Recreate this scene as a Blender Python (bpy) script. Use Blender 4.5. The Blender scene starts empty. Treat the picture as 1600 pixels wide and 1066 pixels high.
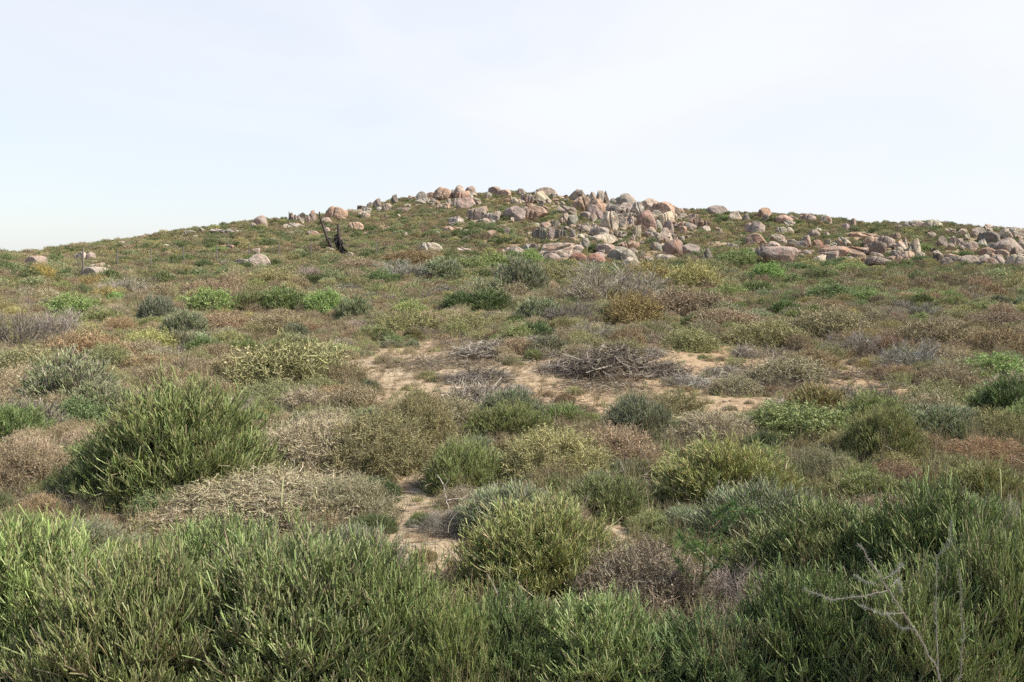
import bpy, math, re
import numpy as np
from mathutils import Vector

# ------------------------------------------------------------------ camera, world, sun, exposure
SC = bpy.context.scene
COL = SC.collection
W, H = 1600.0, 1066.0
F = 1537.0                       # focal length in photo pixels
HORIZON = 420.0
CAMH = 2.2
cam = bpy.data.cameras.new('camera')
cam.sensor_width = 36.0
cam.lens = 36.0 * F / W
cam.clip_start = 0.05
cam.clip_end = 8000
camo = bpy.data.objects.new('camera', cam)
COL.objects.link(camo)
camo.location = (0, 0, CAMH)
PITCH = math.atan((H / 2 - HORIZON) / F)
camo.rotation_euler = (math.radians(90) - PITCH, 0, 0)
SC.camera = camo

SUN_EL, SUN_AZ = math.radians(46), math.radians(97)      # azimuth clockwise from the view direction (+Y)
SUN_STRENGTH = 5.0
EXPOSURE = 0.62

world = bpy.data.worlds.new('World')
SC.world = world
world.use_nodes = True
nt = world.node_tree
nt.nodes.clear()
N = nt.nodes.new
out = N('ShaderNodeOutputWorld')
bg = N('ShaderNodeBackground')
sky = N('ShaderNodeTexSky')
sky.sky_type = 'NISHITA'
sky.sun_disc = False
sky.sun_elevation = SUN_EL
sky.sun_rotation = SUN_AZ
sky.air_density = 1.0
sky.dust_density = 1.0
sky.ozone_density = 1.5
tc = N('ShaderNodeTexCoord')
mp = N('ShaderNodeMapping')
mp.inputs['Scale'].default_value = (1.0, 1.0, 2.6)
mp.inputs['Location'].default_value = (3.4, 0.9, 1.5)
n1 = N('ShaderNodeTexNoise')
n1.inputs['Scale'].default_value = 2.3
n1.inputs['Detail'].default_value = 6
n1.inputs['Roughness'].default_value = 0.52
n1.inputs['Distortion'].default_value = 0.5
r1 = N('ShaderNodeMapRange')
r1.inputs['From Min'].default_value = 0.36
r1.inputs['From Max'].default_value = 0.62
r1.inputs['To Min'].default_value = 0.80
r1.inputs['To Max'].default_value = 1.0
# thin overcast ahead, made bluer and darker overhead, out of view, for contrast
sx = N('ShaderNodeSeparateXYZ')
r2 = N('ShaderNodeMapRange')
r2.inputs['From Min'].default_value = 0.35
r2.inputs['From Max'].default_value = 0.85
r2.inputs['To Min'].default_value = 1.0
r2.inputs['To Max'].default_value = 0.12
mul = N('ShaderNodeMath'); mul.operation = 'MULTIPLY'
sk = N('ShaderNodeVectorMath'); sk.operation = 'SCALE'
sk.inputs['Scale'].default_value = 0.12
mx = N('ShaderNodeMix'); mx.data_type = 'RGBA'
mx.inputs[7].default_value = (0.615, 0.63, 0.67, 1)
L = nt.links.new
L(tc.outputs['Generated'], mp.inputs['Vector'])
L(mp.outputs[0], n1.inputs['Vector'])
L(n1.outputs['Fac'], r1.inputs['Value'])
L(tc.outputs['Generated'], sx.inputs[0])
L(sx.outputs['Z'], r2.inputs['Value'])
r3 = N('ShaderNodeMapRange')          # the cloud bank lies ahead; the unseen sky behind the viewer is dimmed for contrast
r3.inputs['From Min'].default_value = -0.3; r3.inputs['From Max'].default_value = 0.45
r3.inputs['To Min'].default_value = 0.32; r3.inputs['To Max'].default_value = 1.0
L(sx.outputs['Y'], r3.inputs['Value'])
mul2 = N('ShaderNodeMath'); mul2.operation = 'MULTIPLY'
r4 = N('ShaderNodeMapRange')          # the veil is thinner low on the left
cmb = N('ShaderNodeMath'); cmb.operation = 'MULTIPLY_ADD'; cmb.inputs[1].default_value = 0.45
L(sx.outputs['X'], cmb.inputs[0]); L(sx.outputs['Z'], cmb.inputs[2])
r4.inputs['From Min'].default_value = -0.15; r4.inputs['From Max'].default_value = 0.22
r4.inputs['To Min'].default_value = 0.68; r4.inputs['To Max'].default_value = 1.05
L(cmb.outputs[0], r4.inputs['Value'])
m4 = N('ShaderNodeMath'); m4.operation = 'MULTIPLY'; m4.use_clamp = True
L(r2.outputs[0], m4.inputs[0]); L(r4.outputs[0], m4.inputs[1])
L(m4.outputs[0], mul2.inputs[0]); L(r3.outputs[0], mul2.inputs[1])
L(r1.outputs[0], mul.inputs[0]); L(mul2.outputs[0], mul.inputs[1])
L(sky.outputs[0], sk.inputs[0])
L(mul.outputs[0], mx.inputs[0])
L(sk.outputs[0], mx.inputs[6])
L(mx.outputs[2], bg.inputs['Color'])
bg.inputs['Strength'].default_value = 1.0
L(bg.outputs[0], out.inputs['Surface'])

sl = bpy.data.lights.new('sun', 'SUN')
sl.energy = SUN_STRENGTH
sl.angle = math.radians(1.5)
sl.color = (1.0, 0.94, 0.83)
so = bpy.data.objects.new('sun', sl)
COL.objects.link(so)
sd = Vector((math.sin(SUN_AZ) * math.cos(SUN_EL), math.cos(SUN_AZ) * math.cos(SUN_EL), math.sin(SUN_EL)))
so.rotation_euler = (-sd).to_track_quat('-Z', 'Y').to_euler()
so.location = (30, -10, 40)

vs = SC.view_settings
vs.view_transform = 'Standard'
vs.look = 'None'
vs.exposure = EXPOSURE
vs.gamma = 1.0
vs.use_curve_mapping = False
SC.render.engine = 'CYCLES'
SC.cycles.max_bounces = 5
SC.cycles.diffuse_bounces = 3
SC.cycles.glossy_bounces = 1
SC.cycles.transmission_bounces = 1
SC.cycles.transparent_max_bounces = 4
SC.cycles.caustics_reflective = False
SC.cycles.use_denoising = False
SC.cycles.use_adaptive_sampling = True
SC.cycles.adaptive_threshold = 0.02

rng = np.random.default_rng(7)

# ------------------------------------------------------------------ helpers: geometry of the place
SKY_PTS = [(-900, 470), (-400, 440), (0, 403), (60, 400), (110, 393), (160, 386), (225, 379), (300, 367), (400, 354), (450, 350), (500, 342), (560, 332),
           (620, 318), (660, 314), (720, 307), (760, 306), (800, 306), (860, 308), (900, 314), (960, 320), (1010, 328), (1060, 334),
           (1120, 334), (1200, 341), (1290, 350), (1345, 356), (1400, 357), (1470, 358), (1510, 364), (1600, 371), (2000, 392), (2500, 425)]
DIST_PTS = [(-900, 120), (0, 150), (400, 195), (700, 235), (950, 225), (1200, 220), (1450, 200), (1600, 185), (2500, 130)]
PX_A = np.array([(p[0] - 800) / F for p in SKY_PTS]); PX_T = np.array([(HORIZON - p[1]) / F for p in SKY_PTS])
PD_A = np.array([(p[0] - 800) / F for p in DIST_PTS]); PD_D = np.array([p[1] for p in DIST_PTS])


def vnoise(x, y, seed=0):
    x = np.asarray(x, float); y = np.asarray(y, float)
    xi = np.floor(x).astype(np.int64); yi = np.floor(y).astype(np.int64)
    fx = x - xi; fy = y - yi
    fx = fx * fx * (3 - 2 * fx); fy = fy * fy * (3 - 2 * fy)

    def h(a, b):
        n = (a * 374761393 + b * 668265263 + seed * 1442695041) & 0x7fffffff
        n = ((n ^ (n >> 13)) * 1274126177) & 0x7fffffff
        return ((n ^ (n >> 16)) & 0xffff) / 65535.0 * 2 - 1
    return (h(xi, yi) * (1 - fx) + h(xi + 1, yi) * fx) * (1 - fy) + (h(xi, yi + 1) * (1 - fx) + h(xi + 1, yi + 1) * fx) * fy


def terrain(X, Y):
    X = np.asarray(X, float); Y = np.asarray(Y, float)
    r = np.hypot(X, Y) + 1e-6
    th = np.arctan2(X, Y)
    front = np.clip((math.radians(85) - np.abs(th)) / math.radians(30), 0, 1)
    front = front * front * (3 - 2 * front)
    a = np.tan(np.clip(th, -1.05, 1.05))
    ts = np.interp(a, PX_A, PX_T); D = np.interp(a, PD_A, PD_D)
    # plain: z by distance
    zp = np.interp(r, [0, 24, 34, 45, 70, 85], [0, 0, 0.35, 0.88, 1.62, 1.98])
    t85 = (1.98 - CAMH) / 85
    s = np.clip((r - 85) / (D - 85), 0, 1)
    g = np.sin(s * math.pi / 2) ** 0.95
    zh = CAMH + r * (t85 + (ts - t85) * g)
    zD = CAMH + D * ts
    e = np.clip(r - D, 0, None)
    zb = zD + e * ts * 0.3 - 0.0011 * e * e
    zb = np.maximum(zb, 0.0)
    z = np.where(r < 85, zp, np.where(r < D, zh, zb))
    z = z * front
    amp = np.clip(r / 120, 0, 1)
    z = z + 0.05 * vnoise(X / 1.1, Y / 1.1, 3) * np.clip(r / 6, 0.2, 1) + 0.10 * vnoise(X / 3.7, Y / 3.7, 5) * np.clip(r / 8, 0, 1)
    z = z + (0.10 + 0.45 * amp) * vnoise(X / 12.0, Y / 12.0, 9) * np.clip((r - 8) / 20, 0, 1) * np.clip((420 - r) / 100, 0, 1)
    # the sandy rise with cleared brush in the middle distance
    z = z + 0.35 * np.exp(-((X - 1.5) / 5.5) ** 2 - ((Y - 23) / 4.5) ** 2)
    return z


cp, sp_ = math.cos(PITCH), math.sin(PITCH)


def ray(px, py):
    x = (px - W / 2) / F; y = -(py - H / 2) / F
    return np.array([x, cp + y * sp_, -sp_ + y * cp])     # forward = (0,cp,-sp), up = (0,sp,cp)


def proj(p):
    x, y, z = p[0], p[1], p[2] - CAMH
    d = y * cp - z * sp_
    u = y * sp_ + z * cp
    return W / 2 + F * x / d, H / 2 - F * u / d, d


_rs = np.concatenate([np.geomspace(2.0, 80, 700), np.linspace(80.2, 260, 900)])


def at(px, py):
    d = ray(px, py)
    hn = math.hypot(d[0], d[1])
    P = d[None, :] * (_rs / hn)[:, None]
    P[:, 2] += CAMH
    tz = terrain(P[:, 0], P[:, 1])
    k = np.nonzero(P[:, 2] <= tz)[0]
    if len(k):
        q = P[k[0]]
    else:
        a = d[0] / d[1]
        D = float(np.interp(a, PD_A, PD_D)) - 4
        q = P[np.argmin(np.abs(_rs - D))]
    q = q.copy(); q[2] = float(terrain(q[0], q[1]))
    return q


# ------------------------------------------------------------------ materials
def new_mat(name):
    m = bpy.data.materials.new(name); m.use_nodes = True
    t = m.node_tree; b = t.nodes['Principled BSDF']
    return m, t, b


def plant_mat(name, rough=0.75, trans=0.0):
    m, t, b = new_mat(name)
    ac = t.nodes.new('ShaderNodeAttribute'); ac.attribute_name = 'Col'
    ti = t.nodes.new('ShaderNodeAttribute'); ti.attribute_type = 'INSTANCER'; ti.attribute_name = 'tint'
    mm = t.nodes.new('ShaderNodeVectorMath'); mm.operation = 'MULTIPLY'
    t.links.new(ac.outputs['Color'], mm.inputs[0]); t.links.new(ti.outputs['Vector'], mm.inputs[1])
    t.links.new(mm.outputs[0], b.inputs['Base Color'])
    b.inputs['Roughness'].default_value = rough
    b.inputs['Specular IOR Level'].default_value = 0.3
    if trans:
        tr = t.nodes.new('ShaderNodeBsdfTranslucent'); ms = t.nodes.new('ShaderNodeMixShader'); ms.inputs[0].default_value = trans
        t.links.new(mm.outputs[0], tr.inputs[0]); t.links.new(b.outputs[0], ms.inputs[1]); t.links.new(tr.outputs[0], ms.inputs[2])
        t.links.new(ms.outputs[0], t.nodes['Material Output'].inputs['Surface'])
    return m


M_PLANT = plant_mat('plant_stems_and_leaves', 0.55, 0.22)
M_DRY = plant_mat('dry_twigs', 0.9)


def ramp(t, stops):
    r = t.nodes.new('ShaderNodeValToRGB')
    el = r.color_ramp.elements
    while len(el) < len(stops):
        el.new(0.5)
    for e, (p, c) in zip(el, stops):
        e.position = p; e.color = (c[0], c[1], c[2], 1)
    return r


def noise(t, vec, scale, detail=5, rough=0.55, dist=0.0):
    n = t.nodes.new('ShaderNodeTexNoise')
    n.inputs['Scale'].default_value = scale; n.inputs['Detail'].default_value = detail
    n.inputs['Roughness'].default_value = rough; n.inputs['Distortion'].default_value = dist
    t.links.new(vec, n.inputs['Vector'])
    return n


def mixc(t, f, a, b, mode='MIX'):
    m = t.nodes.new('ShaderNodeMix'); m.data_type = 'RGBA'; m.blend_type = mode
    for s, v in ((0, f), (6, a), (7, b)):
        if hasattr(v, 'node'):
            t.links.new(v, m.inputs[s])
        elif isinstance(v, (int, float)):
            m.inputs[s].default_value = v
        else:
            m.inputs[s].default_value = (*v, 1)
    return m.outputs[2]


def ground_mat():
    m, t, b = new_mat('sandy_soil')
    g = t.nodes.new('ShaderNodeNewGeometry'); P = g.outputs['Position']
    a = noise(t, P, 0.35, 6, 0.6)
    sand = ramp(t, [(0.3, (0.38, 0.29, 0.19)), (0.55, (0.48, 0.38, 0.255)), (0.75, (0.58, 0.475, 0.335))])
    t.links.new(a.outputs['Fac'], sand.inputs[0])
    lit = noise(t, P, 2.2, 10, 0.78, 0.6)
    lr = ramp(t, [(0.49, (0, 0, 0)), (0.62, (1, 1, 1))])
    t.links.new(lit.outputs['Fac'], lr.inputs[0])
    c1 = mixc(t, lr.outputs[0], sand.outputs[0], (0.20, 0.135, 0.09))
    fine = noise(t, P, 38, 4, 0.7)
    fr = ramp(t, [(0.35, (0.62, 0.6, 0.58)), (0.6, (1.05, 1.04, 1.02))])
    t.links.new(fine.outputs['Fac'], fr.inputs[0])
    c2 = mixc(t, 1.0, c1, fr.outputs[0], 'MULTIPLY')
    red = noise(t, P, 0.055, 3, 0.5)
    rr = ramp(t, [(0.45, (0, 0, 0)), (0.62, (1, 1, 1))])
    t.links.new(red.outputs['Fac'], rr.inputs[0])
    c3 = mixc(t, rr.outputs[0], c2, mixc(t, 1.0, c2, (0.95, 0.80, 0.69), 'MULTIPLY'))
    # the stony slope beyond the plain carries dark leaf litter over the soil
    ln = t.nodes.new('ShaderNodeVectorMath'); ln.operation = 'LENGTH'; t.links.new(P, ln.inputs[0])
    mr = t.nodes.new('ShaderNodeMapRange'); mr.inputs[1].default_value = 40; mr.inputs[2].default_value = 75; mr.inputs[4].default_value = .75
    t.links.new(ln.outputs['Value'], mr.inputs[0])
    hn = noise(t, P, 0.16, 6, 0.7)
    hr = ramp(t, [(0.40, (1, 1, 1)), (0.60, (.55, .55, .55)), (0.66, (0, 0, 0))])
    t.links.new(hn.outputs['Fac'], hr.inputs[0])
    hm = t.nodes.new('ShaderNodeMath'); hm.operation = 'MULTIPLY'
    t.links.new(mr.outputs[0], hm.inputs[0]); t.links.new(hr.outputs[0], hm.inputs[1])
    c3 = mixc(t, hm.outputs[0], c3, (0.165, 0.145, 0.085))
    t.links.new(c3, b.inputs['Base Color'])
    b.inputs['Roughness'].default_value = 0.95
    b.inputs['Specular IOR Level'].default_value = 0.15
    bp = t.nodes.new('ShaderNodeBump'); bp.inputs['Strength'].default_value = 0.8; bp.inputs['Distance'].default_value = 0.05
    h = noise(t, P, 9, 8, 0.7)
    t.links.new(h.outputs['Fac'], bp.inputs['Height']); t.links.new(bp.outputs[0], b.inputs['Normal'])
    return m


def rock_mat():
    m, t, b = new_mat('weathered_granite')
    g = t.nodes.new('ShaderNodeNewGeometry')
    oi = t.nodes.new('ShaderNodeObjectInfo')
    ofs = t.nodes.new('ShaderNodeVectorMath'); ofs.operation = 'MULTIPLY_ADD'
    cx = t.nodes.new('ShaderNodeCombineXYZ')
    for k in range(3):
        t.links.new(oi.outputs['Random'], cx.inputs[k])
    t.links.new(cx.outputs[0], ofs.inputs[0]); ofs.inputs[1].default_value = (37, 91, 53)
    t.links.new(g.outputs['Position'], ofs.inputs[2])
    P = ofs.outputs[0]
    ti = t.nodes.new('ShaderNodeAttribute'); ti.attribute_type = 'INSTANCER'; ti.attribute_name = 'tint'
    a = noise(t, P, 0.55, 6, 0.62, 0.8)
    ar = ramp(t, [(0.30, (0.38, 0.37, 0.35)), (0.44, (0.80, 0.78, 0.75)), (0.57, (1.05, 1.0, 0.97)), (0.72, (1.4, 1.4, 1.36))])
    t.links.new(a.outputs['Fac'], ar.inputs[0])
    c1 = mixc(t, 1.0, ti.outputs['Color'], ar.outputs[0], 'MULTIPLY')
    # grey lichen patches
    li = noise(t, P, 1.3, 8, 0.7, 1.2)
    lr = ramp(t, [(0.50, (0, 0, 0)), (0.58, (1, 1, 1))])
    t.links.new(li.outputs['Fac'], lr.inputs[0])
    lf = t.nodes.new('ShaderNodeMath'); lf.operation = 'MULTIPLY'; lf.inputs[1].default_value = 0.55
    t.links.new(lr.outputs[0], lf.inputs[0])
    c2 = mixc(t, lf.outputs[0], c1, (0.25, 0.235, 0.19))
    # rusty patches
    o = noise(t, P, 0.9, 5, 0.6, 0.5)
    orr = ramp(t, [(0.55, (0, 0, 0)), (0.66, (1, 1, 1))])
    t.links.new(o.outputs['Fac'], orr.inputs[0])
    of = t.nodes.new('ShaderNodeMath'); of.operation = 'MULTIPLY'; of.inputs[1].default_value = 0.5
    t.links.new(orr.outputs[0], of.inputs[0])
    c3 = mixc(t, of.outputs[0], c2, (0.43, 0.20, 0.12))
    # dark water streaks running down the faces
    st = t.nodes.new('ShaderNodeMapping'); st.inputs['Scale'].default_value = (2.6, 2.6, 0.35)
    t.links.new(P, st.inputs['Vector'])
    s = noise(t, st.outputs[0], 1.0, 4, 0.6)
    sr = ramp(t, [(0.30, (0.55, 0.53, 0.52)), (0.42, (1, 1, 1))])
    t.links.new(s.outputs['Fac'], sr.inputs[0])
    c4 = mixc(t, 0.8, c3, sr.outputs[0], 'MULTIPLY')
    f = noise(t, P, 14, 4, 0.7)
    fr = ramp(t, [(0.3, (0.75, 0.75, 0.75)), (0.65, (1.12, 1.12, 1.12))])
    t.links.new(f.outputs['Fac'], fr.inputs[0])
    c5 = mixc(t, 1.0, c4, fr.outputs[0], 'MULTIPLY')
    t.links.new(c5, b.inputs['Base Color'])
    b.inputs['Roughness'].default_value = 0.92
    b.inputs['Specular IOR Level'].default_value = 0.2
    bp = t.nodes.new('ShaderNodeBump'); bp.inputs['Strength'].default_value = 1.0; bp.inputs['Distance'].default_value = 0.5
    h = noise(t, P, 1.4, 9, 0.68, 0.4)
    t.links.new(h.outputs['Fac'], bp.inputs['Height']); t.links.new(bp.outputs[0], b.inputs['Normal'])
    return m


M_GROUND = ground_mat()
M_ROCK = rock_mat()


def flat_mat(name, c, var=0.3):
    m, t, b = new_mat(name)
    g = t.nodes.new('ShaderNodeNewGeometry')
    n = noise(t, g.outputs['Position'], 6, 6, 0.7)
    r = ramp(t, [(0.3, tuple(x * (1 - var) for x in c)), (0.7, tuple(x * (1 + var) for x in c))])
    t.links.new(n.outputs['Fac'], r.inputs[0]); t.links.new(r.outputs[0], b.inputs['Base Color'])
    b.inputs['Roughness'].default_value = 0.9
    return m


M_POST = flat_mat('grey_fence_post', (0.17, 0.15, 0.13))
M_WIRE = flat_mat('rusty_wire', (0.12, 0.09, 0.07))
M_CHAR = flat_mat('charred_dead_leaves', (0.035, 0.027, 0.026), 0.5)
M_TRUNK = flat_mat('weathered_dead_trunk', (0.07, 0.05, 0.043), 0.45)


# ------------------------------------------------------------------ mesh building
def make_mesh(name, V, Fq, cols=None, mat=None, smooth=False):
    """V (n,3); Fq (m,3|4) array; cols (n,3)"""
    me = bpy.data.meshes.new(name)
    V = np.ascontiguousarray(V, dtype=np.float32); Fq = np.ascontiguousarray(Fq, dtype=np.int32)
    k = Fq.shape[1]
    me.vertices.add(len(V)); me.vertices.foreach_set('co', V.ravel())
    me.loops.add(Fq.size); me.loops.foreach_set('vertex_index', Fq.ravel())
    me.polygons.add(len(Fq))
    me.polygons.foreach_set('loop_start', np.arange(0, Fq.size, k, dtype=np.int32))
    me.polygons.foreach_set('use_smooth', np.full(len(Fq), smooth, dtype=bool))
    if cols is not None:
        ca = me.attributes.new('Col', 'FLOAT_COLOR', 'POINT')
        c4 = np.ones((len(V), 4), np.float32); c4[:, :3] = cols
        ca.data.foreach_set('color', c4.ravel())
    if mat is not None:
        me.materials.append(mat)
    me.update(calc_edges=True)
    return me


def norm(v):
    return v / (np.linalg.norm(v, axis=-1, keepdims=True) + 1e-9)


def runit(R, n):
    return norm(R.normal(size=(n, 3)))


def tubes(paths, rad, cols, sides, taper=0.55):
    """paths (N,K,3), rad (N,), cols (N,3) -> V, quads, C"""
    Np, K, _ = paths.shape
    tan = np.zeros_like(paths)
    tan[:, 1:-1] = paths[:, 2:] - paths[:, :-2]; tan[:, 0] = paths[:, 1] - paths[:, 0]; tan[:, -1] = paths[:, -1] - paths[:, -2]
    tan = norm(tan)
    ref = norm(np.cross(tan[:, 0], np.random.default_rng(Np * 7 + K).normal(size=(Np, 3))))[:, None, :]
    u = norm(np.cross(tan, np.cross(ref, tan)) + 1e-6)
    v = np.cross(tan, u)
    rr = rad[:, None] * np.linspace(1, taper, K)[None, :]
    rings = []
    if sides == 2:
        rings = [paths + u * rr[..., None], paths - u * rr[..., None]]
    else:
        for s in range(sides):
            a = 2 * math.pi * s / sides
            rings.append(paths + (u * math.cos(a) + v * math.sin(a)) * rr[..., None])
    V = np.stack(rings, 2)                                   # N,K,S,3
    S = V.shape[2]
    base = (np.arange(Np) * K * S)[:, None, None]
    kk = (np.arange(K - 1) * S)[None, :, None]
    if S == 2:
        i0 = base + kk
        q = np.concatenate([i0, i0 + 1, i0 + 1 + S, i0 + S], 2).reshape(-1, 4)
    else:
        ss = np.arange(S)[None, None, :]; s2 = (ss + 1) % S
        q = np.stack([base + kk + ss, base + kk + s2, base + kk + S + s2, base + kk + S + ss], -1).reshape(-1, 4)
    C = np.repeat(cols, K * S, axis=0)
    return V.reshape(-1, 3), q, C


def path_from(R, p0, d, ln, K, bend, up):
    n = len(p0)
    P = np.zeros((n, K, 3)); P[:, 0] = p0
    b = runit(R, n) * bend
    step = (ln / (K - 1))[:, None]
    cur = d
    for k in range(1, K):
        P[:, k] = P[:, k - 1] + cur * step
        cur = norm(cur + b + np.array([0, 0, up]))
    return P, cur


def grow(R, levels, R0=0.12, maxang=80, dome=None):
    """returns list of (paths, rad, cols, level spec)"""
    outp = []
    paths = dirs = None
    for li, lv in enumerate(levels):
        if li == 0:
            n = lv['n']
            az = R.uniform(0, 2 * math.pi, n)
            an = np.radians(maxang) * np.sqrt(R.uniform(0.0, 1, n))
            d = np.stack([np.sin(an) * np.cos(az), np.sin(an) * np.sin(az), np.cos(an)], 1)
            rr = R0 * np.sqrt(R.uniform(0, 1, n))
            p0 = np.stack([rr * np.cos(az), rr * np.sin(az), np.zeros(n)], 1)
            lenmul = 1.0 + 0.25 * np.sin(az * 2 + R.uniform(0, 6)) * np.sin(an)
        else:
            n = lv['n'] * len(paths)
            par = np.repeat(np.arange(len(paths)), lv['n'])
            t = R.uniform(lv['t0'], 1.0, n) * (paths.shape[1] - 1)
            k = np.minimum(t.astype(int), paths.shape[1] - 2); f = (t - k)[:, None]
            p0 = paths[par, k] * (1 - f) + paths[par, k + 1] * f
            d = norm(dirs[par] + runit(R, n) * lv['spread'] + np.array([0, 0, lv.get('lift', 0.2)]))
            lenmul = np.ones(n)
        ln = lv['len'] * lenmul * R.uniform(1 - lv.get('lv', 0.35), 1 + lv.get('lv', 0.35), n)
        if dome is not None and li > 0:          # shoots lean outward, and none starts beyond the dome
            d = norm(d + norm(p0 / np.array([dome[0], dome[0], dome[1]])) * .35)
            az_ = np.arctan2(p0[:, 1], p0[:, 0]); el_ = np.arctan2(p0[:, 2], np.hypot(p0[:, 0], p0[:, 1]))
            lump = 1 + .10 * np.sin(2 * az_ + dome[2]) + .08 * np.sin(3 * az_ + dome[2] * 2) * np.cos(3 * el_) + .07 * np.sin(5 * az_ + 4 * el_ + dome[2]) + .06 * np.sin(9 * az_ + 7 * el_)
            q_ = np.sqrt((p0[:, 0] ** 2 + p0[:, 1] ** 2) / dome[0] ** 2 + (p0[:, 2] / dome[1]) ** 2) / lump
            keep = q_ < R.normal(.90, .05, len(q_))
            p0, d, ln, n = p0[keep], d[keep], ln[keep], int(keep.sum())
        P, cur = path_from(R, p0, d, ln, lv['K'], lv['bend'], lv.get('up', 0.1))
        P[..., 2] = np.where(P[..., 2] < 0.01, 0.01 + 0.2 * np.abs(P[..., 2]), P[..., 2])
        c = np.array(lv['cols'])
        ci = R.choice(len(c), n, p=lv.get('cp'))
        cc = c[ci] * (1 + R.normal(size=(n, 1)) * 0.18) * (1 + R.normal(size=(n, 3)) * 0.05)
        cc = np.clip(cc, 0.005, 0.9)
        outp.append((P, np.full(n, lv['rad']) * R.uniform(0.75, 1.25, n), cc, lv))
        paths, dirs = P, cur
    return outp


def merge(parts):
    Vs, Qs, Cs, o = [], [], [], 0
    for V, q, C in parts:
        Vs.append(V); Qs.append(q + o); Cs.append(C); o += len(V)
    return np.concatenate(Vs), np.concatenate(Qs), np.concatenate(Cs)


def leaves(R, pts, dirs, size, aspect, cols, wob=0.8):
    n = len(pts)
    d = norm(dirs + runit(R, n) * wob)
    u = norm(np.cross(d, runit(R, n)))
    ln = size * R.uniform(0.6, 1.4, n)[:, None]
    w = ln * aspect
    V = np.stack([pts, pts + d * ln * 0.5 + u * w * 0.5, pts + d * ln, pts + d * ln * 0.5 - u * w * 0.5], 1).reshape(-1, 3)
    q = np.arange(n * 4).reshape(-1, 4)
    c = np.array(cols)[R.integers(0, len(cols), n)] * (1 + R.normal(size=(n, 1)) * 0.2)
    return V, q, np.repeat(np.clip(c, 0.01, 0.9), 4, axis=0)


GREEN = [(0.315, 0.365, 0.145), (0.26, 0.32, 0.12), (0.375, 0.415, 0.20), (0.43, 0.415, 0.225)]
OLIVE = [(0.23, 0.245, 0.11), (0.27, 0.235, 0.13)]
WOOD = [(0.24, 0.195, 0.135), (0.17, 0.135, 0.095), (0.33, 0.285, 0.21)]
TAN = [(0.45, 0.375, 0.24), (0.37, 0.30, 0.19), (0.56, 0.48, 0.33), (0.36, 0.33, 0.18)]
GREYW = [(0.35, 0.31, 0.25), (0.26, 0.22, 0.175), (0.46, 0.41, 0.335), (0.18, 0.148, 0.115)]


def lodpar(lod):
    # count multiplier per level, thickness multiplier, sides, segments
    return {0: (1.0, 1.0, 3), 1: (0.7, 1.55, 3), 2: (0.52, 2.6, 2)}[lod]


def fan(R, starts, dirs, n, ln, K, bend, up, rad, cols, cp=None, lv=.4):
    P, cur = path_from(R, starts, dirs, ln * R.uniform(1 - lv, 1 + lv, len(starts)), K, bend, up)
    P[..., 2] = np.maximum(P[..., 2], .008)
    c = np.array(cols)
    cc = c[R.choice(len(c), len(P), p=cp)] * (1 + R.normal(size=(len(P), 1)) * .2) * (1 + R.normal(size=(len(P), 3)) * .04)
    return (P, rad * R.uniform(.75, 1.25, len(P)), np.clip(cc, .005, .9), {}), cur


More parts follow.
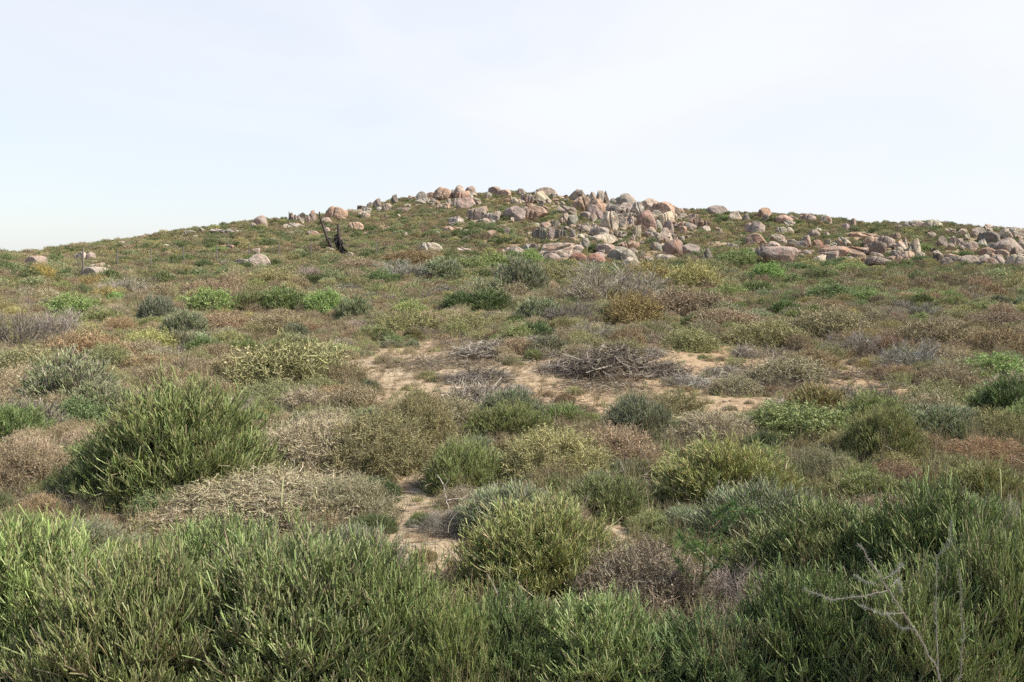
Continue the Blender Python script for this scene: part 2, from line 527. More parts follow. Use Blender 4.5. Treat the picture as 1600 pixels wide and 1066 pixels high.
def dome_plant(R, rx, rz, nh, n1, n2, n3_, o):
    """stems rise from the root to many heads spread over a lumpy dome; each head carries side branches, twigs and tips"""
    k = np.arange(nh) + .5
    el = np.arcsin(np.clip(o.get('el0', .10) + (1 - o.get('el0', .10)) * k / nh, 0, 1)); az = k * 2.39996 + R.uniform(0, 6.28)
    az = az + R.normal(size=nh) * .22; el = np.clip(el + R.normal(size=nh) * .13, .03, 1.55)
    ph = R.uniform(0, 6.28, 5)
    lump = 1 + .10 * np.sin(2 * az + ph[0]) * np.cos(el) + .08 * np.sin(3 * az + ph[1]) * np.cos(2 * el) + .07 * np.sin(5 * az + 4 * el + ph[2]) + R.normal(size=nh) * .07
    Dh = np.stack([np.cos(el) * np.cos(az), np.cos(el) * np.sin(az), np.sin(el)], 1)
    sc = np.array([rx, rx, rz])
    Hd = Dh * sc * (lump * R.uniform(.50, .70, nh))[:, None]
    base = np.stack([np.cos(az), np.sin(az), np.zeros(nh)], 1) * (rx * o.get('foot', .22) * np.sqrt(R.uniform(0, 1, nh)))[:, None]
    t = np.linspace(0, 1, 5)[None, :, None]
    mid = (base + Hd) / 2 + np.stack([-Dh[:, 0] * .05, -Dh[:, 1] * .05, np.full(nh, .06)], 1) + R.normal(size=(nh, 3)) * .03
    P0 = (1 - t) ** 2 * base[:, None] + 2 * t * (1 - t) * mid[:, None] + t ** 2 * Hd[:, None]
    P0[..., 2] = np.maximum(P0[..., 2], .008)
    c = np.array(o['w0'])[R.integers(0, len(o['w0']), nh)]
    g0 = (P0, o['r0'] * R.uniform(.7, 1.3, nh), c, {})
    # side branches
    par = np.repeat(np.arange(nh), n1); n = len(par)
    f = R.uniform(.55, 1, n) ** .7 * 3.999; ki = f.astype(int); f = (f - ki)[:, None]
    st = P0[par, ki] * (1 - f) + P0[par, ki + 1] * f
    tgt = norm(Dh[par] + R.normal(size=(n, 3)) * o.get('spread1', .26)); tgt[:, 2] = np.abs(tgt[:, 2])
    tp = tgt * sc * (lump[par] * R.uniform(.66, .92, n))[:, None]
    v = tp - st; L1 = np.linalg.norm(v, axis=1)
    g1, _ = fan(R, st, norm(v + np.array([0, 0, -.1 * rz])), n, L1, 4, .07, .05, o['r1'], o['w1'], lv=.12)
    P1 = g1[0]
    # twigs
    par2 = np.repeat(np.arange(n), n2); m = len(par2)
    f = R.uniform(o.get('t0', .35), 1, m) * 2.999; ki = f.astype(int); f = (f - ki)[:, None]
    st = P1[par2, ki] * (1 - f) + P1[par2, ki + 1] * f
    nrm = norm(st / (sc ** 2))
    d = norm(nrm * o['out'] + np.array([0, 0, o['lift']]) + runit(R, m) * o['rnd'])
    g2, cur = fan(R, st, d, m, o['l2'], o['K2'], o['bend'], o['up'], o['r2'], o['c2'], o.get('cp2'))
    gs = [g0, g1, g2]
    if n3_ > 0:
        P2 = g2[0]; q = int(m * n3_)
        par3 = R.integers(0, m, q); f = R.uniform(.25, .95, (q, 1))
        kk = P2.shape[1]
        st = P2[par3, 0] * (1 - f) + P2[par3, kk - 1] * f
        d = norm(norm(P2[par3, -1] - P2[par3, 0]) + runit(R, q) * o['rnd'] * 1.1 + np.array([0, 0, o['lift'] * .4]))
        g3, _ = fan(R, st, d, q, o['l2'] * .6, max(2, o['K2'] - 1), o['bend'], o['up'], o['r2'] * .85, o['c2'], o.get('cp2'))
        gs.append(g3)
    for i in range(2, len(gs)):          # wind and browsing keep the outline close: drop shoots that overtop the dome
        P, rd, cc, z_ = gs[i]
        q_ = np.sqrt((P[:, -1, 0] ** 2 + P[:, -1, 1] ** 2) / rx ** 2 + (P[:, -1, 2] / rz) ** 2)
        keep = q_ < R.normal(1.13, .05, len(q_))
        gs[i] = (P[keep], rd[keep], cc[keep], z_)
    return gs


def proto_geo(kind, lod, seed):
    R = np.random.default_rng(seed)
    cm, tm, sd_ = lodpar(lod)
    c = lambda n: max(2, int(round(n * cm)))
    wood, fol = [], []
    tip = GREEN + [(0.44, 0.44, 0.24), (0.37, 0.285, 0.19)]
    kk = (3, 3, 2)[lod]
    if kind == 'broom':          # dense rounded shrub of upright succulent sticks
        g = dome_plant(R, .58, .80, (95, 70, 40)[lod], (9, 7, 4)[lod], (15, 10, 6)[lod], (1.3, .9, .4)[lod],
                       dict(w0=WOOD + GREYW, w1=WOOD + OLIVE, r0=.0075 * tm ** .4, r1=.0045 * tm ** .6, r2=.0025 * tm, out=.50, lift=.62, rnd=.48, l2=(.092, .092, .10)[lod], K2=(4, 3, 2)[lod],
                            bend=.20, up=.14, c2=tip + WOOD[:1], cp2=[.22, .22, .2, .13, .12, .06, .05], el0=.02))
        wood = g[:2]; fol = g[2:]; extra = []
    elif kind == 'grass':        # finer and lower
        g = dome_plant(R, .60, .52, (85, 65, 40)[lod], (9, 7, 4)[lod], (14, 9, 6)[lod], (1.0, .7, .3)[lod],
                       dict(w0=WOOD, w1=OLIVE + WOOD, r0=.005 * tm ** .4, r1=.003 * tm ** .6, r2=.0023 * tm, out=.5, lift=.45, rnd=.55, l2=(.075, .08, .10)[lod], K2=kk,
                            bend=.16, up=.08, c2=GREEN + OLIVE + WOOD[:1], el0=.0, foot=.5))
        wood = g[:2]; fol = g[2:]; extra = []
    elif kind == 'fuzzy':        # mound of fine dry twigs
        g = dome_plant(R, .62, .50, (90, 65, 40)[lod], (9, 7, 5)[lod], (17, 12, 7)[lod], (1.4, 1.0, .5)[lod],
                       dict(w0=GREYW, w1=TAN + WOOD, r0=.0045 * tm ** .4, r1=.0024 * tm ** .7, r2=.0016 * tm, out=.45, lift=.22, rnd=.85, l2=(.075, .08, .10)[lod], K2=kk,
                            bend=.32, up=.03, c2=TAN + WOOD[:2], el0=.0, foot=.5, spread1=.32))
        wood = g[:2]; fol = g[2:]
        Pl = g[2][0]
        idx = R.integers(0, len(Pl), int(len(Pl) * (1.3 if lod < 2 else .8)))
        extra = [leaves(R, Pl[idx, -1], Pl[idx, -1] - Pl[idx, 0], .0125 * tm ** .9, .5, [x for x in TAN] + [(0.27, 0.26, 0.14)])]
    elif kind == 'leafy':        # soft leafy bush
        g = dome_plant(R, .60, .56, (80, 60, 36)[lod], (8, 6, 4)[lod], (7, 5, 3)[lod], 0,
                       dict(w0=WOOD, w1=WOOD + OLIVE, r0=.006 * tm ** .4, r1=.003 * tm ** .6, r2=.002 * tm, out=.5, lift=.35, rnd=.6, l2=(.08, .085, .10)[lod], K2=kk,
                            bend=.15, up=.06, c2=OLIVE + GREEN, el0=.0, foot=.4))
        wood = g[:2]; fol = g[2:]
        Pl, per = g[2][0], 6
        idx = np.repeat(np.arange(len(Pl)), per)
        f = R.uniform(.1, 1, (len(idx), 1))
        pt = Pl[idx, 0] * (1 - f) + Pl[idx, -1] * f
        extra = [leaves(R, pt, Pl[idx, -1] - Pl[idx, 0], .028 * (1, 1.25, 2.1)[lod], .36, GREEN)]
    elif kind == 'bare':         # grey leafless bush
        g = grow(R, [
            dict(n=22, len=.36, K=5, bend=.12, up=.04, rad=.008, cols=GREYW),
            dict(n=c(7), t0=.3, len=.26, K=4, bend=.18, up=.04, spread=.6, lift=.15, rad=.0042 * tm ** .7, cols=GREYW),
            dict(n=c(7), t0=.25, len=.17, K=3, bend=.22, up=.04, spread=.7, lift=.15, rad=.0022 * tm, cols=GREYW),
            dict(n=c(4), t0=.2, len=.09, K=2, bend=.2, up=.0, spread=.8, lift=.15, rad=.0014 * tm, cols=GREYW)], R0=.15, maxang=78)
        wood = g[:2]; fol = g[2:]; extra = []
    elif kind == 'brush':        # heap of cut dead branches
        n = c(230)
        az = R.uniform(0, 6.283, n); rr = np.sqrt(R.uniform(0, 1, n)) * .62
        hz = R.uniform(0, 1, n) * .55 * (1 - (rr / .7) ** 2)
        d = norm(np.stack([R.normal(size=n), R.normal(size=n), R.normal(size=n) * .28 + .1], 1))
        ln = R.uniform(.3, .8, n)
        p0 = np.stack([rr * np.cos(az), rr * np.sin(az), hz], 1) - d * (ln * .5)[:, None]
        P, cur = path_from(R, p0, d, ln, 7, .30, -.03)
        P[..., 2] = np.maximum(P[..., 2], .01)
        cc = np.array(GREYW)[R.integers(0, 4, n)]
        wood = [(P, R.uniform(.005, .014, n) * tm ** .5, cc, {})]
        k = 9
        par = np.repeat(np.arange(n), k)
        kk = R.integers(0, 5, n * k); f = R.uniform(0, 1, (n * k, 1))
        q0 = P[par, kk] * (1 - f) + P[par, kk + 1] * f
        dd = norm(cur[par] + runit(R, n * k) * 1.0)
        P2, _ = path_from(R, q0, dd, R.uniform(.1, .36, n * k), 5, .38, .02)
        P2[..., 2] = np.maximum(P2[..., 2], .01)
        fol = [(P2, R.uniform(.0018, .0045, n * k) * tm ** .8, np.array(GREYW)[R.integers(0, 4, n * k)] * .95, {})]
        extra = []
    wd = merge([tubes(P, r, cc, 3 if lod < 2 else 2) for (P, r, cc, _) in wood])
    fl = merge([tubes(P, r, cc, sd_ if kind != 'fuzzy' else 2, .85 if kind in ('broom', 'grass') else .55) for (P, r, cc, _) in fol] + extra)
    return wd, fl


class Proto:
    def __init__(s, kind, lod, seed):
        wd, fl = proto_geo(kind, lod, seed)
        allv = np.concatenate([wd[0], fl[0]])
        # dims: percentile extents so that stray twigs stick out
        lo = np.percentile(allv[:, :2], .6, axis=0); hi = np.percentile(allv[:, :2], 99.4, axis=0)
        s.w = float((hi - lo).mean()); s.h = float(np.percentile(allv[:, 2], 99.7))
        cen = (lo + hi) / 2
        for g in (wd, fl):
            g[0][:, 0] -= cen[0]; g[0][:, 1] -= cen[1]
        m = M_DRY if kind in ('fuzzy', 'bare', 'brush') else M_PLANT
        s.kind, s.lod = kind, lod
        s.stems = make_mesh(kind + '_stems', *wd[:2], wd[2], M_DRY)
        s.fol = make_mesh(kind + '_foliage', *fl[:2], fl[2], m)
        V, q, C = merge([wd, fl])
        s.whole = make_mesh(kind + '_whole', V, q, C, m)


KINDS = ['broom', 'grass', 'fuzzy', 'leafy', 'bare', 'brush']
NV = {0: 3, 1: 3, 2: 3}
PROTO = {}
for ki, kd in enumerate(KINDS):
    for lod in (0, 1, 2):
        PROTO[kd, lod] = [Proto(kd, lod, 100 * ki + 10 * lod + v) for v in range(NV[lod])]

# ------------------------------------------------------------------ terrain
ang = np.concatenate([np.linspace(-math.pi, -0.75, 50, endpoint=False), np.linspace(-0.75, 0.75, 420, endpoint=False), np.linspace(0.75, math.pi, 51)[:-1]])
rad = np.concatenate([[0.0], np.geomspace(0.5, 60, 260), np.linspace(61, 270, 210), np.geomspace(285, 6000, 30)])
A, Rr = np.meshgrid(ang, rad, indexing='ij')
TX, TY = Rr * np.sin(A), Rr * np.cos(A)
TZ = terrain(TX, TY)
TV = np.stack([TX, TY, TZ], -1).reshape(-1, 3)
na, nr = len(ang), len(rad)
ia = np.arange(na)[:, None]; ir = np.arange(nr - 1)[None, :]
i2 = (ia + 1) % na
TQ = np.stack([ia * nr + ir, ia * nr + ir + 1, i2 * nr + ir + 1, i2 * nr + ir], -1).reshape(-1, 4)
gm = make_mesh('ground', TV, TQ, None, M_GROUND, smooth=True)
ground = bpy.data.objects.new('ground', gm)
COL.objects.link(ground)
ground['kind'] = 'structure'

# ------------------------------------------------------------------ labels
USED = {}
LAND = []            # (px, py, phrase)


def uniq(lab):
    return lab not in USED


def where_label(desc, px, py, own=None, cands=None):
    """a label that names its place beside the nearest landmarks; first unused one wins"""
    ls = sorted((l for l in (cands or LAND) if l[2] != own), key=lambda l: math.hypot((l[0] - px), (l[1] - py) * 2.0))[:9]
    opts = []
    for x, y, ph in ls:
        dx, dy = px - x, (py - y)
        dist = math.hypot(dx, dy * 2)
        adv = 'just ' if dist < 35 else '' if dist < 95 else 'some way '
        hz = 'left of' if dx < 0 else 'right of'
        vt = 'above' if dy < 0 else 'below'
        if abs(dx) > 3.5 * abs(dy):
            rel = hz
        elif abs(dy) * 2.2 > abs(dx):
            rel = vt
        else:
            rel = vt + ' and ' + hz
        opts.append('%s %s%s %s' % (desc, adv, rel, ph))
    n0 = len(opts)
    for i in range(min(5, len(ls))):
        for j in range(min(5, len(ls))):
            if i < j:
                opts.append('%s between %s and %s' % (desc, ls[i][2], ls[j][2]))
    for o in opts:
        if uniq(o) and len(o.split()) <= 16:
            USED[o] = 1
            return o
    return None


def finish(o, label, cat, group=None):
    o['label'] = label; o['category'] = cat
    if group:
        o['group'] = group


# ------------------------------------------------------------------ boulders
def ico(sub):
    import bmesh
    bm = bmesh.new(); bmesh.ops.create_icosphere(bm, subdivisions=sub, radius=1.0)
    V = np.array([v.co[:] for v in bm.verts]); Fc = np.array([[v.index for v in f.verts] for f in bm.faces])
    bm.free()
    return V, Fc


ICOV, ICOF = ico(5)


def n3(P, s, seed):
    return (vnoise(P[:, 0] * s + 11.3, P[:, 1] * s + P[:, 2] * s * 0.77 + 3.1, seed) + vnoise(P[:, 1] * s - 7.7, P[:, 2] * s + P[:, 0] * s * 0.61, seed + 50)
            + vnoise(P[:, 2] * s + 2.2, P[:, 0] * s - P[:, 1] * s * 0.53, seed + 90)) / 3


def rock_geo(style, seed):
    R = np.random.default_rng(seed)
    V = ICOV.copy()
    pw = {'dome': 2.5, 'block': 4.0, 'slab': 3.2, 'pillar': 3.6, 'crag': 3.0, 'round': 2.2}[style]
    a = R.normal(size=(3, 3)); Qm, _ = np.linalg.qr(a)
    if style in ('pillar', 'slab', 'block'):
        t_ = R.uniform(0, 6.28); Qm = np.array([[math.cos(t_), -math.sin(t_), 0], [math.sin(t_), math.cos(t_), 0], [0, 0, 1]])
    U = V @ Qm
    V = V / ((np.abs(U) ** pw).sum(1) ** (1 / pw))[:, None]
    ncut = {'dome': 8, 'block': 12, 'slab': 9, 'pillar': 9, 'crag': 18, 'round': 4}[style]
    lim = {'dome': (.66, .92), 'block': (.5, .8), 'slab': (.5, .82), 'pillar': (.5, .8), 'crag': (.42, .78), 'round': (.85, .97)}[style]
    V *= (1 + 0.30 * n3(V, 0.9, seed))[:, None]
    for _ in range(ncut):
        nrm = runit(R, 1)[0]; nrm[2] *= .7; nrm /= np.linalg.norm(nrm)
        dlim = R.uniform(*lim)
        dd = V @ nrm
        over = np.clip(dd - dlim, 0, None)
        V -= (over * 0.94)[:, None] * nrm[None]
    if style in ('crag', 'block', 'dome', 'slab'):
        for _ in range({'crag': 5, 'block': 2, 'dome': 1, 'slab': 2}[style]):       # joints / cracks
            nrm = runit(R, 1)[0]; nrm[2] *= .35; nrm /= np.linalg.norm(nrm)
            dd = V @ nrm - R.uniform(-.45, .45) + 0.06 * n3(V, 2.5, seed + 4)
            V *= (1 - (0.24 if style != 'dome' else .15) * np.exp(-(dd / .06) ** 2))[:, None]
    V *= (1 + 0.09 * n3(V, 2.6, seed + 1) + 0.045 * n3(V, 6.0, seed + 2) + 0.012 * n3(V, 15, seed + 3))[:, None]
    if style == 'undercut':
        pass
    V = V[:, :]
    # sit: cut off the lowest fifth
    lo, hi = V.min(0), V.max(0)
    V = (V - (lo + hi) / 2) / (hi - lo)            # -0.5..0.5
    V[:, 2] = V[:, 2] + .5
    return V


ROCKS = {}
for si, st in enumerate(['dome', 'block', 'slab', 'pillar', 'crag', 'round']):
    ROCKS[st] = []
    for v in range(5):
        V = rock_geo(st, 1000 + si * 20 + v)
        ROCKS[st].append((make_mesh('rock_' + st, V, ICOF, None, M_ROCK, smooth=True), V))

TINT = {'o': (.50, .35, .26), 'p': (.44, .355, .30), 'g': (.39, .355, .30), 'c': (.57, .49, .385), 'r': (.46, .25, .185), 'd': (.24, .20, .17), 'm': (.34, .235, .195)}
TNAME = {'o': 'orange pink', 'p': 'pinkish', 'g': 'grey', 'c': 'cream', 'r': 'rust red', 'd': 'dark brown', 'm': 'red brown'}
SNAME = {'dome': 'domed', 'block': 'blocky', 'slab': 'flat slab-like', 'pillar': 'upright', 'crag': 'cracked', 'round': 'rounded'}

# px, base py, width, height, tint, style, optional landmark phrase / label
B = """408 355 16 13 p round
396 357 10 6 g dome
461 349 14 14 g crag
473 345 13 9 d block
471 350 8 7 c dome
487 348 16 14 p block
459 358 28 7 c slab
528 345 31 17 o dome|the big orange ridge boulder|large orange pink dome of granite standing alone on the ridge line
511 350 15 7 p block
555 360 20 9 o dome|the lone orange slope boulder|low orange pink boulder alone on the grassy slope beneath the ridge
511 364 8 6 p dome
528 364 5 3 c dome
451 368 12 4 p slab
465 367 12 5 g slab
487 371 15 7 p slab
427 380 14 5 g slab
516 395 11 6 p dome
514 399 9 4 c slab
546 404 14 7 c dome
475 400 7 3 c dome
400 398 10 7 c block
407 421 27 18 c dome|the pale fence boulder|pale cream domed boulder behind the wire fence
384 418 22 9 g slab
551 336 9 5 p dome
572 343 11 9 c dome
563 340 8 6 p dome
567 328 14 6 d crag
548 330 12 5 g slab
569 336 18 8 g crag
579 325 9 7 g dome
590 328 11 13 d pillar
593 332 9 6 g dome
605 331 12 9 p dome
618 319 10 11 d block|the lone cube of the ridge|small dark block of rock alone on the skyline
630 332 18 5 p slab
637 326 8 5 c crag
659 316 13 12 g dome
661 319 16 6 g crag
674 313 16 9 o dome
693 313 28 15 o dome|the orange summit boulder|big orange boulder face in the summit cluster
686 303 12 7 g crag
697 302 9 6 p dome
708 307 9 8 g dome
718 310 15 15 p round
723 312 17 10 o block
734 306 12 11 p round|the round summit cap boulder|round pinkish boulder capping the right end of the summit cluster
735 311 7 6 g dome
700 322 11 8 g block
709 323 10 9 g block
693 326 15 6 c crag
676 319 9 6 g dome
728 327 23 13 p dome
743 321 13 8 c crag
746 344 24 15 p block|the pinkish stacked boulder|pinkish block of the stepped outcrop beneath the summit
756 335 13 8 p dome
770 348 20 12 g block
759 352 27 7 g slab
774 307 15 11 p dome
789 308 17 8 o dome
762 309 10 6 g dome
814 306 11 8 g round
807 321 18 10 c crag
824 319 16 11 g crag
846 318 27 15 c block
853 308 26 11 p dome|the pink skyline dome|broad pink brown dome on the skyline above cream blocks
865 310 8 6 g dome
833 326 8 4 c dome
847 326 6 4 c dome
820 329 6 4 p dome
803 329 4 3 c dome
805 344 30 16 p dome
838 341 32 14 o dome
826 345 24 13 o crag|the wide orange outcrop|wide orange streaked boulder at mid slope under the skyline dome
885 341 24 14 p crag
882 350 20 12 p block
894 354 14 13 g pillar
867 338 9 5 p dome
834 356 13 5 c slab
853 356 13 6 p dome
868 355 10 8 c crag
837 374 11 12 d pillar
848 375 12 15 g crag
860 376 9 15 p pillar
877 374 15 12 g crag|the jagged grey stones|jagged grey stone cluster on the mid slope
892 378 11 14 g crag
893 380 9 6 p dome
911 363 14 6 p dome
908 373 9 5 c dome
792 370 6 10 g pillar
769 370 13 7 o dome
785 357 14 4 c slab
800 399 31 10 p slab
787 399 6 6 c dome
825 393 14 9 g block
837 393 11 9 d dome
873 403 60 17 c slab|the long cream slab|long cream and pink slab behind the bright green bush
861 412 28 12 p dome
903 411 27 12 r dome
930 415 28 14 r dome|the rust red boulders|rust red weathered boulder low in front of the outcrop
901 314 24 13 p crag
918 314 10 9 d dome
927 318 10 13 p pillar
936 320 11 16 g pillar
946 320 9 16 d pillar|the dark skyline pillar|narrow dark pillar of rock standing on the skyline
958 320 12 8 g dome
909 330 23 17 o block|the orange pink cliff block|orange pink cliff-like block below the skyline pillars
931 335 27 19 o block
927 337 14 12 p dome
966 317 7 10 g dome
978 327 25 18 g dome|the leaning grey ridge slab|long grey slab leaning down along the skyline
981 332 22 11 p block
998 337 15 16 g block
959 337 22 13 g dome
980 338 20 13 p crag
964 343 21 9 d crag
984 342 17 7 c crag
916 343 12 8 p dome
937 346 13 12 p block
927 346 9 8 p dome
951 362 21 24 c block|the pale streaked face|tall pale streaked rock face in the middle of the outcrop
969 360 18 19 c block
983 354 12 12 p crag
1016 330 27 15 c dome
1035 345 30 22 o dome|the big cream pink dome|big cream pink dome high at the outcrop's right end
1050 343 20 19 p dome
1042 354 18 17 c block
1025 352 17 17 c dome
1010 364 27 27 m round|the round red boulder|great round red brown boulder in the heart of the outcrop
1028 359 11 11 g dome
1016 368 13 9 c dome
994 372 10 15 c block
1043 367 17 17 p crag
1042 381 19 18 c block
1026 380 12 13 p crag
988 380 6 10 p pillar
938 370 22 10 g dome
932 362 12 10 p crag
954 370 8 7 d dome
968 371 20 7 c crag
945 382 36 12 c dome|the low arched slab|low arched cream slab with grass against its foot
912 364 16 8 p dome
913 389 20 12 g block
946 396 22 10 p dome
967 398 28 9 c slab
963 405 18 11 g dome
982 408 20 13 g dome
989 398 11 7 p dome
936 406 17 8 p dome
986 422 27 15 c round|the cream front dome|smooth cream dome at the outcrop's foot behind the scrub
1000 417 10 9 d dome
1025 392 14 9 g dome
1035 389 8 6 c dome
1052 401 27 20 m round|the dark split boulder|dark red brown boulder shaded on one side under the outcrop
1079 400 30 14 p dome
1040 409 28 8 c dome
1073 361 22 10 p dome
1064 380 8 8 g block
1014 381 8 5 c dome
994 384 8 3 c slab
1121 335 24 10 p dome|the pink brown ridge cap|pink brown cap of rock on the ridge right of the outcrop
1084 355 15 11 o block
1099 356 17 12 o crag
1067 342 11 6 c dome
1084 343 12 6 c crag
1103 363 12 7 c dome
1124 366 8 6 p dome
1150 347 19 12 c block
1166 346 10 9 d block
1195 340 16 11 o dome|the orange ridge knob|orange knob of rock on the ridge line
1196 346 10 8 d crag
1178 364 29 13 p slab|the long pink loaf|long loaf-shaped pinkish boulder in low green scrub
1223 349 23 9 o dome
1233 354 15 6 g slab
1220 370 14 11 c dome
1232 367 12 8 c dome
1181 385 23 15 o dome|the orange hummock|orange pink hummock of rock above the undercut boulder
1174 398 9 7 c dome
1211 379 20 9 p slab
1208 390 18 9 p dome
1144 392 14 8 c crag
1105 409 18 15 d block
1046 410 18 8 c dome
1056 376 5 6 c dome
1263 348 18 10 p dome
1289 351 14 10 c dome
1242 346 8 5 p dome
1321 360 9 7 p dome
1272 372 15 9 p dome
1283 366 14 7 c crag
1292 372 9 6 p dome
1254 388 24 15 p block|the pinkish square block|pinkish squared boulder on red soil right of the undercut boulder
1224 383 12 6 p dome
1237 383 11 6 p dome
1293 386 11 9 c crag
1314 388 11 13 g crag
1363 387 24 12 o dome
1372 376 8 5 c dome
1385 388 20 14 p dome
1373 402 20 19 m round|the rusty round boulder|rust brown round boulder in the right-hand cluster
1357 393 12 9 d crag
1320 400 76 11 o slab|the bare orange slab|wide bare orange rock slab lying flat on the slope
1346 371 36 5 o slab|the thin orange ledge|thin flat orange ledge high on the right slope
1274 389 15 10 r slab
1329 412 16 7 c dome
1372 415 26 10 p dome
1377 405 7 4 c dome
1260 399 12 6 p dome
1394 410 12 7 o dome
1427 359 29 10 p dome
1457 360 29 12 c dome|the smooth skyline hump|smooth cream pink hump on the far right skyline
1404 358 10 4 c slab
1408 394 16 14 c block
1424 403 25 22 c block|the pale slanting boulder|pale boulder slanting down to the right among the cluster
1412 388 12 12 c block
1403 401 12 10 c dome
1404 412 11 9 o dome
1416 413 9 9 p dome
1453 372 12 6 c slab
1484 367 14 7 c crag
1500 369 14 8 c crag
1510 376 8 8 c crag
1473 387 17 13 d block
1486 382 11 9 c crag
1486 388 9 5 p dome
1506 388 13 7 g slab
1519 393 14 11 p dome
1528 370 17 10 p dome
1542 368 13 8 c crag
1545 382 22 14 d dome|the dark right dome|dark brown dome above the big pink boulder
1574 400 43 21 p dome|the big pink right boulder|big smooth pink boulder near the right end of the hill
1581 373 32 12 c dome
1575 374 16 6 c slab
1594 393 14 13 p dome
1549 390 10 7 c dome
1562 403 18 9 o dome
1559 417 17 14 p block
1545 417 20 10 p dome
1573 416 13 12 p block
1590 419 28 16 c dome
1514 416 24 12 p dome
1491 413 22 9 d slab
1479 415 13 9 p dome
1465 412 12 12 d crag
1484 405 9 6 p dome
1459 401 11 9 d crag
1489 430 20 9 c dome|the whitish low stone|whitish stone low in the scrub under the right cluster
1548 427 9 4 c dome
1573 429 15 7 c crag
1560 422 6 5 p dome
39 405 12 6 p dome
61 421 29 16 p dome|the pink left boulder|pink and cream boulder behind the yellow bush at the left
127 409 17 11 c block|the white twin stone|whitish squared stone beside a pinkish partner on the left slope
142 409 13 11 p dome
148 412 24 3 p slab
152 438 37 15 p dome|the left split boulder|pinkish split boulder behind the fence with a cap stone
152 427 18 11 c block
170 429 9 10 c dome
110 393 10 4 c dome
193 383 11 4 c dome
260 389 13 5 c dome
262 402 13 6 c dome
297 368 14 5 g dome
305 374 9 4 g dome
341 367 18 6 g crag
364 366 20 5 g slab
361 389 9 4 p dome
269 436 12 6 c dome
671 397 33 13 c dome|the pale hillside boulder|pale cream boulder alone on the lower slope left of centre
711 350 20 8 g slab
717 349 7 8 g dome
708 354 18 4 g slab
707 363 24 6 o slab|the flat orange rock|flat orange rock beside dark green bushes on the slope
684 368 6 4 g dome
600 359 15 4 o slab
634 371 6 6 c pillar
725 398 18 7 c crag
729 375 10 4 c slab
605 341 5 3 c dome
622 341 5 4 c pillar"""
SPECIAL = []
boulder_list = []
for ln in B.split('\n'):
    f = ln.split('|')
    x, y, w, h, t, s = f[0].split()
    boulder_list.append((float(x), float(y), float(w), float(h), t, s, f[1] if len(f) > 1 else None, f[2] if len(f) > 2 else None))
LAND_B = [(b[0], b[1] - b[3] / 2, b[6]) for b in boulder_list if b[6]]
LAND_B += [(1212, 400, 'the great undercut boulder'), (1328, 346, 'the tilted skyline stone'), (535, 380, 'the charred dead aloe')]
FOOT = []            # x, y, radius of things already standing
ROCKN = 0


def put_rock(V, me, p, wpx, hpx, depth_scale, rotz, tint, name='boulder', sink=0.32, tilt=0.0):
    """scale the unit rock so that its outline spans wpx x hpx photo pixels at its distance"""
    d = p[1] * cp - (p[2] - CAMH) * sp_
    wm, hm = wpx / F * d, hpx / F * d
    hm2 = hm / (1 - sink)
    ca, sa = math.cos(rotz), math.sin(rotz)
    ex = np.ptp(V[:, 0] * ca - V[:, 1] * sa * depth_scale)
    sxx = wm / ex
    o = bpy.data.objects.new(name, me)
    COL.objects.link(o)
    o.scale = (sxx, sxx * depth_scale, hm2)
    o.rotation_euler = (0, tilt, rotz)
    off = sxx * 0.5 * depth_scale * 0.75
    q = np.array(p, float)
    h = math.hypot(q[0], q[1])
    q[0] += q[0] / h * off; q[1] += q[1] / h * off
    o.location = (q[0], q[1], p[2] - hm2 * sink + (0.25 * (float(terrain(q[0], q[1])) - p[2])))
    o['tint'] = list(tint)
    FOOT.append((q[0], q[1], wm * .62)); FOOT.append((p[0], p[1], wm * .5))
    return o


for (x, y, w, h, t, s, ph, lab) in boulder_list:
    R = np.random.default_rng(int(x * 31 + y * 7))
    me, V = ROCKS[s][R.integers(0, 5)]
    tint = np.array(TINT[t]) * (1 + R.normal() * .07) * (1 + R.normal(size=3) * .025)
    o = put_rock(V, me, at(x, y), w * (1.22 if w > 26 else 1.36), h * (1.30 if w > 26 else 1.34) + 1.0, R.uniform(.7, 1.0), R.uniform(-.5, .5), tint, tilt=R.uniform(-.08, .08))
    if lab is None:
        size = 'large' if w * h > 330 else 'small' if w * h < 90 else 'middling'
        desc = '%s %s %s boulder' % (size, SNAME[s], TNAME[t])
        lab = where_label(desc, x, y - h / 2, cands=LAND_B)
    USED[lab] = 1
    finish(o, lab, 'boulder', 'granite boulders scattered over the hill')

# the great undercut boulder: broad top, narrow foot, dark overhang on its left
Vm = rock_geo('round', 5)
Vm[:, 0] *= 1.0
k = np.clip(1 - Vm[:, 2] / .62, 0, 1)
Vm[:, 0] = Vm[:, 0] + k * .17 * (Vm[:, 0] < .25) - k * .02
Vm[:, 0] *= (1 - .28 * k ** 1.3)
Vm[:, 2] = np.where(Vm[:, 2] > .8, .8 + (Vm[:, 2] - .8) * .45, Vm[:, 2])
Vm[:, 2] /= Vm[:, 2].max()
me = make_mesh('rock_undercut', Vm, ICOF, None, M_ROCK, smooth=True)
o = put_rock(Vm, me, at(1216, 417), 60, 32, .8, 0.0, (.44, .335, .29), sink=.06)
finish(o, 'great undercut pink grey boulder with broad flat top and narrow foot on the right slope', 'boulder', 'granite boulders scattered over the hill')
me, V = ROCKS['dome'][2]
o = put_rock(V, me, at(1192, 409), 30, 24, .9, 0.2, (.39, .33, .29))
finish(o, 'domed grey pink boulder pressed against the left flank of the undercut boulder', 'boulder', 'granite boulders scattered over the hill')
me, V = ROCKS['pillar'][1]
o = put_rock(V, me, at(1328, 355), 13, 15, .8, 0.3, (.36, .26, .21), tilt=.35)
finish(o, 'tilted dark stone standing up alone on the right skyline', 'boulder', 'granite boulders scattered over the hill')

